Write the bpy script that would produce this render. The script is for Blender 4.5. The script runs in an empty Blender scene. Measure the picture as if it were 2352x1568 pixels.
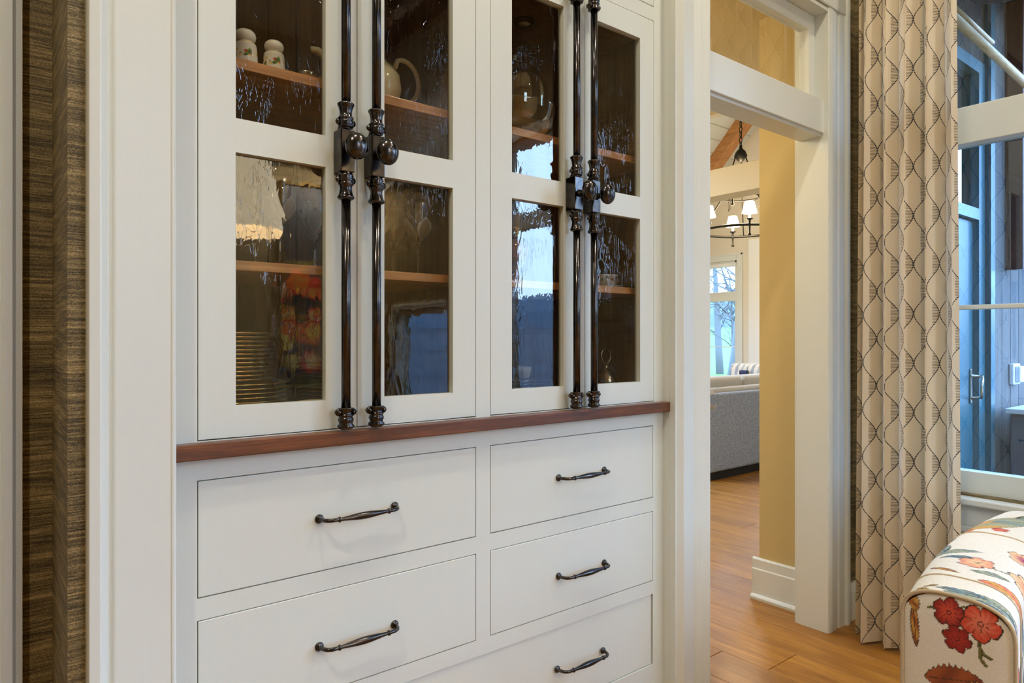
import bpy, bmesh, math, random
import numpy as np
from mathutils import Vector, Matrix

random.seed(7)
PI = math.pi
scene = bpy.context.scene
COL = scene.collection

# ------------------------------------------------------------------ camera
cam_d = bpy.data.cameras.new('camera')
cam = bpy.data.objects.new('camera', cam_d)
COL.objects.link(cam)
cam_d.sensor_width = 36.0
cam_d.lens = 24.0
cam_d.shift_y = -6.0 / 2352.0
cam_d.clip_start = 0.02
cam_d.clip_end = 300
cam.location = (0.0, -1.4, 1.234)
cam.rotation_euler = (PI / 2, 0, -math.atan2(1568.0, 1958.0))
scene.camera = cam

# ------------------------------------------------------------------ world / exposure
scene.view_settings.view_transform = 'Standard'
scene.view_settings.look = 'None'
scene.view_settings.gamma = 1.0
scene.view_settings.exposure = 0.07
scene.view_settings.use_curve_mapping = False
scene.cycles.use_adaptive_sampling = True
scene.cycles.adaptive_threshold = 0.02
scene.cycles.max_bounces = 9
scene.cycles.glossy_bounces = 4
scene.cycles.caustics_reflective = False
scene.cycles.caustics_refractive = False

world = bpy.data.worlds.new('sky')
scene.world = world
world.use_nodes = True
wn = world.node_tree.nodes
wl = world.node_tree.links
bg = wn['Background']
tc = wn.new('ShaderNodeTexCoord')
sep = wn.new('ShaderNodeSeparateXYZ')
wl.new(tc.outputs['Generated'], sep.inputs[0])
rampw = wn.new('ShaderNodeValToRGB')
rampw.color_ramp.elements[0].position = 0.0
rampw.color_ramp.elements[0].color = (0.50, 0.72, 1.0, 1)
rampw.color_ramp.elements[1].position = 0.7
rampw.color_ramp.elements[1].color = (0.36, 0.58, 1.0, 1)
wl.new(sep.outputs['Z'], rampw.inputs[0])
wl.new(rampw.outputs[0], bg.inputs['Color'])
bg.inputs['Strength'].default_value = 14.5

# ------------------------------------------------------------------ lights of the rooms, a few added as fill (fixtures are modelled further down)
def area(name, loc, size, power, col, rot=(0, 0, 0), shape='DISK', size_y=None, spread=PI):
    l = bpy.data.lights.new(name, 'AREA')
    l.shape = shape
    l.size = size
    if size_y:
        l.size_y = size_y
    l.energy = power
    l.color = col
    l.spread = spread
    o = bpy.data.objects.new(name, l)
    o.location = loc
    o.rotation_euler = rot
    COL.objects.link(o)
    return o

WARM = (1.0, 0.91, 0.73)
CEIL = 3.9
DOWNLIGHTS = [(0.50, -0.80, 14), (2.0, -0.80, 13), (-0.90, -1.30, 34), (2.2, -3.2, 8), (2.35, -1.75, 11)]  # far-left and window-wall ones are added to brighten the casing and the curtain
for (dx, dy, pw) in DOWNLIGHTS:
    area('downlight_lamp', (dx, dy, CEIL - 0.03), 0.14, pw, WARM, spread=math.radians(150))
def point(name, loc, power, col, size):
    l = bpy.data.lights.new(name, 'POINT')
    l.energy = power
    l.color = col
    l.shadow_soft_size = size
    o = bpy.data.objects.new(name, l)
    o.location = loc
    COL.objects.link(o)
    return o
HALL_FILL = (1.85, 1.25, 2.52)
point('hall_fill_light', (HALL_FILL[0], HALL_FILL[1], HALL_FILL[2] - 0.14), 34, (1.0, 0.86, 0.60), 0.12)  # unseen fill light, added to brighten the hall ceiling behind the transom
point('hall_fill_light', (3.3, 3.0, 2.38), 30, (1.0, 0.85, 0.58), 0.12)  # second unseen fill light, added to brighten the cream beam

# ------------------------------------------------------------------ material helpers
def new_mat(name):
    m = bpy.data.materials.new(name)
    m.use_nodes = True
    nt = m.node_tree
    b = nt.nodes['Principled BSDF']
    return m, nt, b

def plain(name, col, rough=0.5, metal=0.0, spec=0.5, coat=0.0, bump=0.0, bscale=200.0, sheen=0.0):
    m, nt, b = new_mat(name)
    b.inputs['Base Color'].default_value = (*col, 1)
    b.inputs['Roughness'].default_value = rough
    b.inputs['Metallic'].default_value = metal
    b.inputs['Specular IOR Level'].default_value = spec
    b.inputs['Coat Weight'].default_value = coat
    if sheen:
        b.inputs['Sheen Weight'].default_value = sheen
    if bump:
        g = nt.nodes.new('ShaderNodeNewGeometry')
        n = nt.nodes.new('ShaderNodeTexNoise')
        n.inputs['Scale'].default_value = bscale
        n.inputs['Detail'].default_value = 3
        nt.links.new(g.outputs['Position'], n.inputs['Vector'])
        bp = nt.nodes.new('ShaderNodeBump')
        bp.inputs['Strength'].default_value = bump
        bp.inputs['Distance'].default_value = 0.002
        nt.links.new(n.outputs['Fac'], bp.inputs['Height'])
        nt.links.new(bp.outputs[0], b.inputs['Normal'])
    return m

def noise(nt, scale_vec, scale=1.0, detail=4, rough=0.6, coord='pos', rnd=False, dist=0.0):
    if coord == 'pos':
        g = nt.nodes.new('ShaderNodeNewGeometry')
        src = g.outputs['Position']
    elif coord == 'obj':
        g = nt.nodes.new('ShaderNodeTexCoord')
        src = g.outputs['Object']
    else:
        g = nt.nodes.new('ShaderNodeTexCoord')
        src = g.outputs['UV']
    if rnd:
        oi = nt.nodes.new('ShaderNodeObjectInfo')
        ml = nt.nodes.new('ShaderNodeMath')
        ml.operation = 'MULTIPLY'
        ml.inputs[1].default_value = 37.0
        nt.links.new(oi.outputs['Random'], ml.inputs[0])
        ad = nt.nodes.new('ShaderNodeVectorMath')
        ad.operation = 'ADD'
        nt.links.new(src, ad.inputs[0])
        nt.links.new(ml.outputs[0], ad.inputs[1])
        src = ad.outputs[0]
    mp = nt.nodes.new('ShaderNodeMapping')
    mp.inputs['Scale'].default_value = scale_vec
    nt.links.new(src, mp.inputs['Vector'])
    n = nt.nodes.new('ShaderNodeTexNoise')
    n.inputs['Scale'].default_value = scale
    n.inputs['Detail'].default_value = detail
    n.inputs['Roughness'].default_value = rough
    n.inputs['Distortion'].default_value = dist
    nt.links.new(mp.outputs[0], n.inputs['Vector'])
    return n

def ramp(nt, src, stops):
    r = nt.nodes.new('ShaderNodeValToRGB')
    els = r.color_ramp.elements
    while len(els) < len(stops):
        els.new(0.5)
    for e, (p, c) in zip(els, stops):
        e.position = p
        e.color = (*c, 1)
    nt.links.new(src, r.inputs[0])
    return r

def mixc(nt, fac, a, b, mode='MIX'):
    n = nt.nodes.new('ShaderNodeMix')
    n.data_type = 'RGBA'
    n.blend_type = mode
    for sock, v in ((n.inputs['Factor'], fac), (n.inputs['A'], a), (n.inputs['B'], b)):
        if hasattr(v, 'node'):
            nt.links.new(v, sock)
        elif isinstance(v, (int, float)):
            sock.default_value = v
        else:
            sock.default_value = (*v, 1)
    return n.outputs['Result']

def mth(nt, op, a, b=None, c=None):
    n = nt.nodes.new('ShaderNodeMath')
    n.operation = op
    for k, v in enumerate((a, b, c)):
        if v is None:
            continue
        if hasattr(v, 'node'):
            nt.links.new(v, n.inputs[k])
        else:
            n.inputs[k].default_value = v
    return n.outputs[0]

def wood(name, dark, light, svec, rough=0.35, rnd=True, coord='pos', coat=0.0, tint=0.0, bump=0.08):
    m, nt, b = new_mat(name)
    n1 = noise(nt, svec, 1.0, 6, 0.65, coord, rnd, 0.6)
    sv2 = tuple(v * 4.2 for v in svec)
    n2 = noise(nt, sv2, 1.0, 3, 0.7, coord, rnd)
    f = mth(nt, 'ADD', mth(nt, 'MULTIPLY', n1.outputs['Fac'], 0.65), mth(nt, 'MULTIPLY', n2.outputs['Fac'], 0.35))
    r = ramp(nt, f, [(0.34, dark), (0.52, tuple((a + c) / 2 for a, c in zip(dark, light))), (0.68, light)])
    col = r.outputs[0]
    if tint:
        oi = nt.nodes.new('ShaderNodeObjectInfo')
        v = mth(nt, 'ADD', mth(nt, 'MULTIPLY', oi.outputs['Random'], tint), 1.0 - tint * 0.6)
        col = mixc(nt, 1.0, col, ramp(nt, v, [(0.0, (0, 0, 0)), (1.0, (1, 1, 1))]).outputs[0], 'MULTIPLY')
    nt.links.new(col, b.inputs['Base Color'])
    b.inputs['Roughness'].default_value = rough
    b.inputs['Coat Weight'].default_value = coat
    b.inputs['Coat Roughness'].default_value = 0.15
    bp = nt.nodes.new('ShaderNodeBump')
    bp.inputs['Strength'].default_value = bump
    bp.inputs['Distance'].default_value = 0.002
    nt.links.new(f, bp.inputs['Height'])
    nt.links.new(bp.outputs[0], b.inputs['Normal'])
    return m

def emit(name, col, strength):
    m, nt, b = new_mat(name)
    b.inputs['Base Color'].default_value = (*col, 1)
    b.inputs['Emission Color'].default_value = (*col, 1)
    b.inputs['Emission Strength'].default_value = strength
    return m

def thin_glass(name, tint, refl, bump=None, grough=0.0, refl_col=(1, 1, 1)):
    m = bpy.data.materials.new(name)
    m.use_nodes = True
    nt = m.node_tree
    nt.nodes.clear()
    out = nt.nodes.new('ShaderNodeOutputMaterial')
    t = nt.nodes.new('ShaderNodeBsdfTransparent')
    t.inputs[0].default_value = (*tint, 1)
    g = nt.nodes.new('ShaderNodeBsdfGlossy')
    g.inputs['Roughness'].default_value = grough
    g.inputs['Color'].default_value = (*refl_col, 1)
    mx = nt.nodes.new('ShaderNodeMixShader')
    lw = nt.nodes.new('ShaderNodeFresnel')
    lw.inputs['IOR'].default_value = 1.5
    geo = nt.nodes.new('ShaderNodeNewGeometry')
    f = mth(nt, 'MULTIPLY', lw.outputs[0], refl)
    f.node.use_clamp = True
    # only the outer face of the pane reflects; leaving the pane the ray passes straight on
    f = mth(nt, 'MULTIPLY', f, mth(nt, 'SUBTRACT', 1.0, geo.outputs['Backfacing']))
    nt.links.new(f, mx.inputs[0])
    nt.links.new(t.outputs[0], mx.inputs[1])
    nt.links.new(g.outputs[0], mx.inputs[2])
    nt.links.new(mx.outputs[0], out.inputs[0])
    if bump:
        bump(nt, g)
    return m

def wavy(nt, g):
    # poured glass: slow ripple plus sparse drawn streaks (heights in metres)
    a = noise(nt, (34, 34, 13), 1.0, 2, 0.5, 'pos', False, 1.0)
    c = noise(nt, (42, 42, 11), 1.0, 2, 0.5, 'pos', False, 2.0)
    k = noise(nt, (9, 9, 6), 1.0, 1, 0.5, 'pos')
    rd = mth(nt, 'SUBTRACT', 1.0, mth(nt, 'DIVIDE', mth(nt, 'ABSOLUTE', mth(nt, 'SUBTRACT', c.outputs['Fac'], 0.5)), 0.022))
    rd = mth(nt, 'MAXIMUM', rd, 0.0)
    kk = mth(nt, 'GREATER_THAN', k.outputs['Fac'], 0.47)
    rd = mth(nt, 'MULTIPLY', rd, kk)
    h = mth(nt, 'ADD', mth(nt, 'MULTIPLY', a.outputs['Fac'], 0.00016), mth(nt, 'MULTIPLY', rd, 0.00003))
    bp = nt.nodes.new('ShaderNodeBump')
    bp.inputs['Strength'].default_value = 1.0
    bp.inputs['Distance'].default_value = 1.0
    nt.links.new(h, bp.inputs['Height'])
    nt.links.new(bp.outputs[0], g.inputs['Normal'])

M = {}
def paint_mat(name, col, rough=0.38):
    m, nt, b = new_mat(name)
    n = noise(nt, (240, 240, 6), 1.0, 3, 0.6)
    c = ramp(nt, n.outputs['Fac'], [(0.3, tuple(v * 0.99 for v in col)), (0.7, tuple(min(1, v * 1.005) for v in col))])
    nt.links.new(c.outputs[0], b.inputs['Base Color'])
    b.inputs['Roughness'].default_value = rough
    bp = nt.nodes.new('ShaderNodeBump')
    bp.inputs['Strength'].default_value = 0.02
    bp.inputs['Distance'].default_value = 0.001
    nt.links.new(n.outputs['Fac'], bp.inputs['Height'])
    nt.links.new(bp.outputs[0], b.inputs['Normal'])
    return m

M['paint'] = paint_mat('cream_white_cabinet_paint', (0.68, 0.712, 0.655))
M['trim'] = paint_mat('cream_white_trim_paint', (0.71, 0.735, 0.68))
M['gap'] = plain('cabinet_shadow_gap', (0.05, 0.035, 0.02), 0.9)
M['hall'] = plain('gold_hall_wall_paint', (0.58, 0.44, 0.185), 0.7, bump=0.05)
M['cream'] = plain('pale_cream_wall_paint', (0.76, 0.70, 0.58), 0.7, bump=0.03)
M['beamcream'] = plain('warm_cream_beam_paint', (0.74, 0.62, 0.40), 0.6)
M['boardwhite'] = plain('soft_grey_white_ceiling_boards', (0.55, 0.57, 0.52), 0.6)
M['white'] = plain('soft_white_ceiling_paint', (0.80, 0.80, 0.77), 0.7)
M['ceil_room'] = plain('dining_ceiling_paint', (0.66, 0.62, 0.52), 0.8)
M['tanwall'] = plain('olive_tan_wall_paint', (0.42, 0.36, 0.22), 0.8)

def wallpaper():
    m, nt, b = new_mat('grasscloth_wallpaper')
    n1 = noise(nt, (9, 9, 330), 1.0, 4, 0.7, 'pos', False, 0.4)
    n2 = noise(nt, (420, 420, 520), 1.0, 2, 0.6)
    n3 = noise(nt, (3, 3, 46), 1.0, 3, 0.6)
    f = mth(nt, 'ADD', mth(nt, 'MULTIPLY', n1.outputs['Fac'], 0.55),
            mth(nt, 'ADD', mth(nt, 'MULTIPLY', n2.outputs['Fac'], 0.3), mth(nt, 'MULTIPLY', n3.outputs['Fac'], 0.22)))
    r = ramp(nt, f, [(0.38, (0.010, 0.008, 0.005)), (0.49, (0.095, 0.072, 0.032)), (0.59, (0.29, 0.215, 0.095)), (0.71, (0.66, 0.52, 0.27))])
    nt.links.new(r.outputs[0], b.inputs['Base Color'])
    b.inputs['Roughness'].default_value = 0.62
    bp = nt.nodes.new('ShaderNodeBump')
    bp.inputs['Strength'].default_value = 0.6
    bp.inputs['Distance'].default_value = 0.002
    nt.links.new(f, bp.inputs['Height'])
    nt.links.new(bp.outputs[0], b.inputs['Normal'])
    return m
M['paper'] = wallpaper()
M['walnut'] = wood('walnut_counter', (0.045, 0.012, 0.003), (0.23, 0.075, 0.018), (3, 40, 60), 0.32, False, coat=0.12)
M['cherry'] = wood('cherry_shelf', (0.38, 0.16, 0.05), (0.72, 0.38, 0.15), (4, 60, 110), 0.35, False, coat=0.2)
M['inside'] = wood('dark_stained_cabinet_interior', (0.06, 0.024, 0.006), (0.23, 0.105, 0.028), (38, 38, 2.6), 0.4, False)
M['oak'] = wood('oak_floor_plank', (0.22, 0.075, 0.006), (0.50, 0.225, 0.030), (14, 1.3, 14), 0.48, True, coat=0.06, tint=0.35, bump=0.05)
M['timber'] = wood('honey_timber_beam', (0.25, 0.10, 0.03), (0.55, 0.27, 0.09), (20, 3, 20), 0.5, False)
M['browntimber'] = wood('red_brown_timber', (0.06, 0.018, 0.008), (0.16, 0.055, 0.028), (30, 30, 3), 0.6, False)
M['streakrail'] = wood('light_streak_rail_wood', (0.42, 0.26, 0.12), (0.78, 0.58, 0.33), (3, 30, 30), 0.5, False)  # pale warm tone stands for light streaks in the window pane
M['dtimber'] = wood('dark_timber', (0.035, 0.015, 0.008), (0.11, 0.05, 0.025), (24, 24, 2), 0.6, False)
M['boards'] = wood('weathered_grey_board', (0.045, 0.042, 0.04), (0.20, 0.185, 0.165), (60, 60, 2.2), 0.8, True, tint=0.3)
M['bronze'] = None
def bronze():
    m, nt, b = new_mat('oil_rubbed_bronze')
    n = noise(nt, (60, 60, 60), 1.0, 3, 0.6)
    r = ramp(nt, n.outputs['Fac'], [(0.35, (0.055, 0.056, 0.062)), (0.7, (0.105, 0.09, 0.082))])
    nt.links.new(r.outputs[0], b.inputs['Base Color'])
    b.inputs['Metallic'].default_value = 1.0
    b.inputs['Roughness'].default_value = 0.20
    b.inputs['Specular IOR Level'].default_value = 0.6
    return m
M['bronze'] = bronze()
M['bronze_edge'] = plain('worn_copper_edge', (0.28, 0.13, 0.05), 0.3, 0.9)
M['wavy'] = thin_glass('wavy_restoration_glass', (0.90, 0.88, 0.82), 2.0, wavy)
M['winglass'] = thin_glass('window_glass', (0.94, 0.96, 0.97), 1.3)
M['duskglass'] = thin_glass('blue_dusk_window_glass', (0.80, 0.88, 0.95), 2.2)
M['transomglass'] = thin_glass('transom_glass', (0.95, 0.95, 0.95), 1.4)
M['ceramic'] = plain('white_glazed_ceramic', (0.78, 0.76, 0.70), 0.12, coat=0.5)
M['cream_ceramic'] = plain('cream_glazed_ceramic', (0.72, 0.66, 0.48), 0.15, coat=0.5)
M['plate'] = plain('ivory_plate_glaze', (0.62, 0.53, 0.32), 0.18, coat=0.4)
M['gold'] = plain('gold_rim', (0.85, 0.58, 0.20), 0.22, 1.0)
M['brass'] = plain('aged_brass', (0.55, 0.42, 0.22), 0.25, 1.0)
M['silver'] = plain('tarnished_silver', (0.50, 0.46, 0.38), 0.22, 1.0)
M['frost'] = plain('frosted_glass', (0.62, 0.60, 0.55), 0.55)
M['crystal'] = thin_glass('clear_crystal', (0.93, 0.93, 0.91), 6.0)
M['amber'] = plain('amber_glass', (0.45, 0.19, 0.04), 0.1, 0.35, coat=0.8)
M['bluecup'] = plain('blue_glazed_ceramic', (0.02, 0.05, 0.22), 0.15)
M['greyfab'] = None
def weave(name, a, c, scale=500):
    m, nt, b = new_mat(name)
    n = noise(nt, (scale, scale, scale), 1.0, 2, 0.6)
    r = ramp(nt, n.outputs['Fac'], [(0.35, a), (0.65, c)])
    nt.links.new(r.outputs[0], b.inputs['Base Color'])
    b.inputs['Roughness'].default_value = 0.9
    b.inputs['Sheen Weight'].default_value = 0.2
    bp = nt.nodes.new('ShaderNodeBump')
    bp.inputs['Strength'].default_value = 0.3
    bp.inputs['Distance'].default_value = 0.002
    nt.links.new(n.outputs['Fac'], bp.inputs['Height'])
    nt.links.new(bp.outputs[0], b.inputs['Normal'])
    return m
M['greyfab'] = weave('grey_tweed_upholstery', (0.17, 0.21, 0.29), (0.44, 0.52, 0.66), 160)
M['beigefab'] = weave('beige_cushion_fabric', (0.46, 0.43, 0.37), (0.62, 0.59, 0.52), 300)
M['orange'] = plain('orange_cushion_fabric', (0.75, 0.28, 0.10), 0.8)
M['black'] = plain('black_base_shadow', (0.01, 0.01, 0.01), 0.8)
M['blackmetal'] = plain('dark_iron', (0.03, 0.026, 0.02), 0.4, 0.7)
M['shade'] = emit('lit_cream_lampshade', (1.0, 0.86, 0.62), 3.2)
M['pendantshade'] = emit('glowing_cream_pendant_shade', (1.0, 0.84, 0.55), 3.3)
M['candle'] = emit('lit_candle_sleeve', (1.0, 0.85, 0.6), 2.0)
M['canlight'] = emit('downlight_lens', (1.0, 0.84, 0.6), 12.0)
M['puck'] = plain('puck_light_lens', (0.7, 0.68, 0.6), 0.4)
def ground_mat():
    m, nt, b = new_mat('spring_grass_and_leaf_litter')
    g = nt.nodes.new('ShaderNodeNewGeometry')
    sp = nt.nodes.new('ShaderNodeSeparateXYZ')
    nt.links.new(g.outputs['Position'], sp.inputs[0])
    n = noise(nt, (0.35, 0.35, 0.35), 1.0, 4, 0.6)
    f = mth(nt, 'GREATER_THAN', mth(nt, 'ADD', sp.outputs[1], mth(nt, 'MULTIPLY', n.outputs['Fac'], 1.5)), 2.2)
    litter = ramp(nt, n.outputs['Fac'], [(0.3, (0.012, 0.018, 0.028)), (0.7, (0.05, 0.06, 0.075))])
    nt.links.new(mixc(nt, f, litter.outputs[0], (0.055, 0.125, 0.012)), b.inputs['Base Color'])
    b.inputs['Roughness'].default_value = 0.95
    return m
M['grass'] = ground_mat()
M['bark'] = plain('grey_bark', (0.11, 0.12, 0.13), 0.9, bump=0.5, bscale=12)
M['woods'] = plain('distant_bare_woods', (0.07, 0.10, 0.13), 1.0)
M['bluedoor'] = plain('blue_painted_porch_door', (0.03, 0.105, 0.13), 0.35)
M['tealglass'] = thin_glass('green_tinted_door_glass', (0.45, 0.62, 0.56), 2.5)
M['porchfloor'] = plain('porch_floor_paint', (0.20, 0.22, 0.24), 0.7)
M['plastic'] = plain('white_plastic', (0.75, 0.75, 0.75), 0.4)
M['tabletop'] = plain('pale_porch_tabletop', (0.62, 0.62, 0.64), 0.4)
M['tabledark'] = plain('dark_porch_table_base', (0.05, 0.06, 0.08), 0.6)
M['navy'] = plain('navy_print_cushion', (0.03, 0.04, 0.09), 0.8)

def curtain_mat():
    m, nt, b = new_mat('embroidered_ogee_curtain_linen')
    uv = nt.nodes.new('ShaderNodeTexCoord')
    sp = nt.nodes.new('ShaderNodeSeparateXYZ')
    nt.links.new(uv.outputs['UV'], sp.inputs[0])
    u, v = sp.outputs[0], sp.outputs[1]
    p, A, Q = 0.066, 0.0318, 0.190
    cs = mth(nt, 'COSINE', mth(nt, 'MULTIPLY', v, 2 * PI / Q))
    # soften the wave into the ogee's flatter flanks
    off = mth(nt, 'MULTIPLY', cs, A)
    sA = mth(nt, 'WRAP', mth(nt, 'SUBTRACT', u, off), p, -p)
    sB = mth(nt, 'WRAP', mth(nt, 'ADD', mth(nt, 'SUBTRACT', u, p), off), p, -p)
    d = mth(nt, 'MINIMUM', mth(nt, 'ABSOLUTE', sA), mth(nt, 'ABSOLUTE', sB))
    line = mth(nt, 'LESS_THAN', d, 0.0029)
    stitch = mth(nt, 'GREATER_THAN', mth(nt, 'SINE', mth(nt, 'MULTIPLY', v, 2 * PI / 0.0065)), -0.75)
    line = mth(nt, 'MULTIPLY', line, stitch)
    rib = mth(nt, 'GREATER_THAN', mth(nt, 'SINE', mth(nt, 'MULTIPLY', v, 2 * PI / 0.0058)), 0.2)
    def hatch(s, sign):
        left = mth(nt, 'LESS_THAN', s, 0.0)
        depth = mth(nt, 'MULTIPLY', mth(nt, 'MULTIPLY', cs, sign), 0.034)
        near = mth(nt, 'GREATER_THAN', s, mth(nt, 'MULTIPLY', depth, -1.0))
        return mth(nt, 'MULTIPLY', mth(nt, 'MULTIPLY', left, near), rib)
    h = mth(nt, 'MAXIMUM', hatch(sA, 1.0), hatch(sB, -1.0))
    n = noise(nt, (260, 700, 1), 1.0, 3, 0.6, 'uv')
    base = ramp(nt, n.outputs['Fac'], [(0.3, (0.74, 0.615, 0.43)), (0.7, (0.83, 0.71, 0.52))])
    c1 = mixc(nt, mth(nt, 'MULTIPLY', h, 0.85), base.outputs[0], (0.10, 0.062, 0.028))
    c2 = mixc(nt, line, c1, (0.018, 0.02, 0.032))
    nt.links.new(c2, b.inputs['Base Color'])
    b.inputs['Roughness'].default_value = 0.85
    b.inputs['Sheen Weight'].default_value = 0.15
    tr = nt.nodes.new('ShaderNodeBsdfTranslucent')
    nt.links.new(c2, tr.inputs[0])
    mx = nt.nodes.new('ShaderNodeMixShader')
    mx.inputs[0].default_value = 0.22
    out = nt.nodes['Material Output']
    nt.links.new(b.outputs[0], mx.inputs[1])
    nt.links.new(tr.outputs[0], mx.inputs[2])
    nt.links.new(mx.outputs[0], out.inputs[0])
    return m
M['curtain'] = curtain_mat()

def print_mat(name, rough=0.85, weave_scale=600, weave_amt=0.16):
    m, nt, b = new_mat(name)
    at = nt.nodes.new('ShaderNodeVertexColor')
    at.layer_name = 'print'
    n = noise(nt, (weave_scale * 0.3, weave_scale * 0.3, weave_scale), 1.0, 3, 0.7)
    f = ramp(nt, n.outputs['Fac'], [(0.3, (1 - weave_amt,) * 3), (0.7, (1, 1, 1))])
    c = mixc(nt, 1.0, at.outputs[0], f.outputs[0], 'MULTIPLY')
    nt.links.new(c, b.inputs['Base Color'])
    b.inputs['Roughness'].default_value = rough
    bp = nt.nodes.new('ShaderNodeBump')
    bp.inputs['Strength'].default_value = 0.25
    bp.inputs['Distance'].default_value = 0.001
    nt.links.new(n.outputs['Fac'], bp.inputs['Height'])
    nt.links.new(bp.outputs[0], b.inputs['Normal'])
    return m
M['floral'] = print_mat('floral_printed_linen')
M['painting'] = print_mat('oil_painting', 0.5, 90, 0.25)
M['stripe'] = print_mat('blue_striped_upholstery')
M['jarprint'] = print_mat('flower_decorated_porcelain', 0.15, 50, 0.02)

# ------------------------------------------------------------------ mesh helpers
class MB:
    def __init__(self):
        self.bm = bmesh.new()
        self.mi = 0
    def _faces(self, vs, faces, smooth=False):
        vv = [self.bm.verts.new(v) for v in vs]
        out = []
        for f in faces:
            try:
                fc = self.bm.faces.new([vv[i] for i in f])
            except ValueError:
                continue
            fc.smooth = smooth
            fc.material_index = self.mi
            out.append(fc)
        return vv, out
    def box(self, x0, x1, y0, y1, z0, z1, bev=0.0, segs=2):
        vs = [(x, y, z) for z in (z0, z1) for y in (y0, y1) for x in (x0, x1)]
        fs = [(0, 2, 3, 1), (4, 5, 7, 6), (0, 1, 5, 4), (2, 6, 7, 3), (0, 4, 6, 2), (1, 3, 7, 5)]
        vv, ff = self._faces(vs, fs)
        if bev > 0:
            ed = set()
            for f in ff:
                ed.update(f.edges)
            r = bmesh.ops.bevel(self.bm, geom=list(ed), offset=bev, segments=segs, affect='EDGES', profile=0.5)
            for f in r['faces']:
                f.material_index = self.mi
        return self
    def prism(self, prof, a, b, axis='z', smooth=False):
        # prof: closed list of 2d points; axis z -> (x,y), x -> (y,z), y -> (x,z)
        n = len(prof)
        def p(q, t):
            if axis == 'z':
                return (q[0], q[1], t)
            if axis == 'x':
                return (t, q[0], q[1])
            return (q[0], t, q[1])
        vs = [p(q, a) for q in prof] + [p(q, b) for q in prof]
        fs = [(i, (i + 1) % n, n + (i + 1) % n, n + i) for i in range(n)]
        fs += [tuple(range(n))[::-1], tuple(range(n, 2 * n))]
        self._faces(vs, fs, smooth)
        return self
    def lathe(self, prof, c=(0, 0, 0), segs=24, axis='z', smooth=True, sx=1.0, sy=1.0):
        # prof: (r, h)
        vs, fs = [], []
        n = len(prof)
        for (r, h) in prof:
            for k in range(segs):
                a = 2 * PI * k / segs
                q = (r * math.cos(a) * sx, r * math.sin(a) * sy, h)
                if axis == 'y':
                    q = (q[0], q[2], q[1])
                elif axis == 'x':
                    q = (q[2], q[0], q[1])
                vs.append((c[0] + q[0], c[1] + q[1], c[2] + q[2]))
        for i in range(n - 1):
            for k in range(segs):
                k2 = (k + 1) % segs
                fs.append((i * segs + k, i * segs + k2, (i + 1) * segs + k2, (i + 1) * segs + k))
        if prof[0][0] > 1e-5:
            fs.append(tuple(range(segs))[::-1])
        if prof[-1][0] > 1e-5:
            fs.append(tuple(range((n - 1) * segs, n * segs)))
        self._faces(vs, fs, smooth)
        return self
    def lathe_open(self, prof, c=(0, 0, 0), segs=24):
        vs, fs = [], []
        n = len(prof)
        for (r, h) in prof:
            for k in range(segs):
                a = 2 * PI * k / segs
                vs.append((c[0] + r * math.cos(a), c[1] + r * math.sin(a), c[2] + h))
        for i in range(n - 1):
            for k in range(segs):
                k2 = (k + 1) % segs
                fs.append((i * segs + k, i * segs + k2, (i + 1) * segs + k2, (i + 1) * segs + k))
        self._faces(vs, fs, True)
        return self
    def ball(self, c, r, segs=16, rings=10, sx=1, sy=1, sz=1):
        prof = [(max(1e-6, math.sin(PI * i / rings)) , -math.cos(PI * i / rings)) for i in range(rings + 1)]
        vs, fs = [], []
        for (q, h) in prof:
            for k in range(segs):
                a = 2 * PI * k / segs
                vs.append((c[0] + r * sx * q * math.cos(a), c[1] + r * sy * q * math.sin(a), c[2] + r * sz * h))
        for i in range(rings):
            for k in range(segs):
                k2 = (k + 1) % segs
                fs.append((i * segs + k, i * segs + k2, (i + 1) * segs + k2, (i + 1) * segs + k))
        self._faces(vs, fs, True)
        return self
    def tube(self, pts, rad, segs=10, closed=False, smooth=True):
        pts = [Vector(p) for p in pts]
        n = len(pts)
        rr = rad if isinstance(rad, (list, tuple)) else [rad] * n
        tang = []
        for i in range(n):
            if closed:
                t = pts[(i + 1) % n] - pts[i - 1]
            else:
                t = pts[min(i + 1, n - 1)] - pts[max(i - 1, 0)]
            tang.append(t.normalized() if t.length > 1e-9 else Vector((0, 0, 1)))
        up = Vector((0, 0, 1)) if abs(tang[0].z) < 0.9 else Vector((1, 0, 0))
        nrm = tang[0].cross(up).normalized()
        vs = []
        for i in range(n):
            t = tang[i]
            nrm = (nrm - t * nrm.dot(t))
            nrm = nrm.normalized() if nrm.length > 1e-9 else t.orthogonal().normalized()
            bn = t.cross(nrm)
            for k in range(segs):
                a = 2 * PI * k / segs
                vs.append(tuple(pts[i] + rr[i] * (math.cos(a) * nrm + math.sin(a) * bn)))
        fs = []
        m = n if closed else n - 1
        for i in range(m):
            j = (i + 1) % n
            for k in range(segs):
                k2 = (k + 1) % segs
                fs.append((i * segs + k, i * segs + k2, j * segs + k2, j * segs + k))
        if not closed:
            fs.append(tuple(range(segs))[::-1])
            fs.append(tuple(range((n - 1) * segs, n * segs)))
        self._faces(vs, fs, smooth)
        return self
    def grid(self, P, smooth=True, closed_u=False):
        # P[i][j] -> point
        nu, nv = len(P), len(P[0])
        vs = [tuple(P[i][j]) for i in range(nu) for j in range(nv)]
        fs = []
        for i in range(nu if closed_u else nu - 1):
            i2 = (i + 1) % nu
            for j in range(nv - 1):
                fs.append((i * nv + j, i2 * nv + j, i2 * nv + j + 1, i * nv + j + 1))
        self._faces(vs, fs, smooth)
        return self
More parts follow.
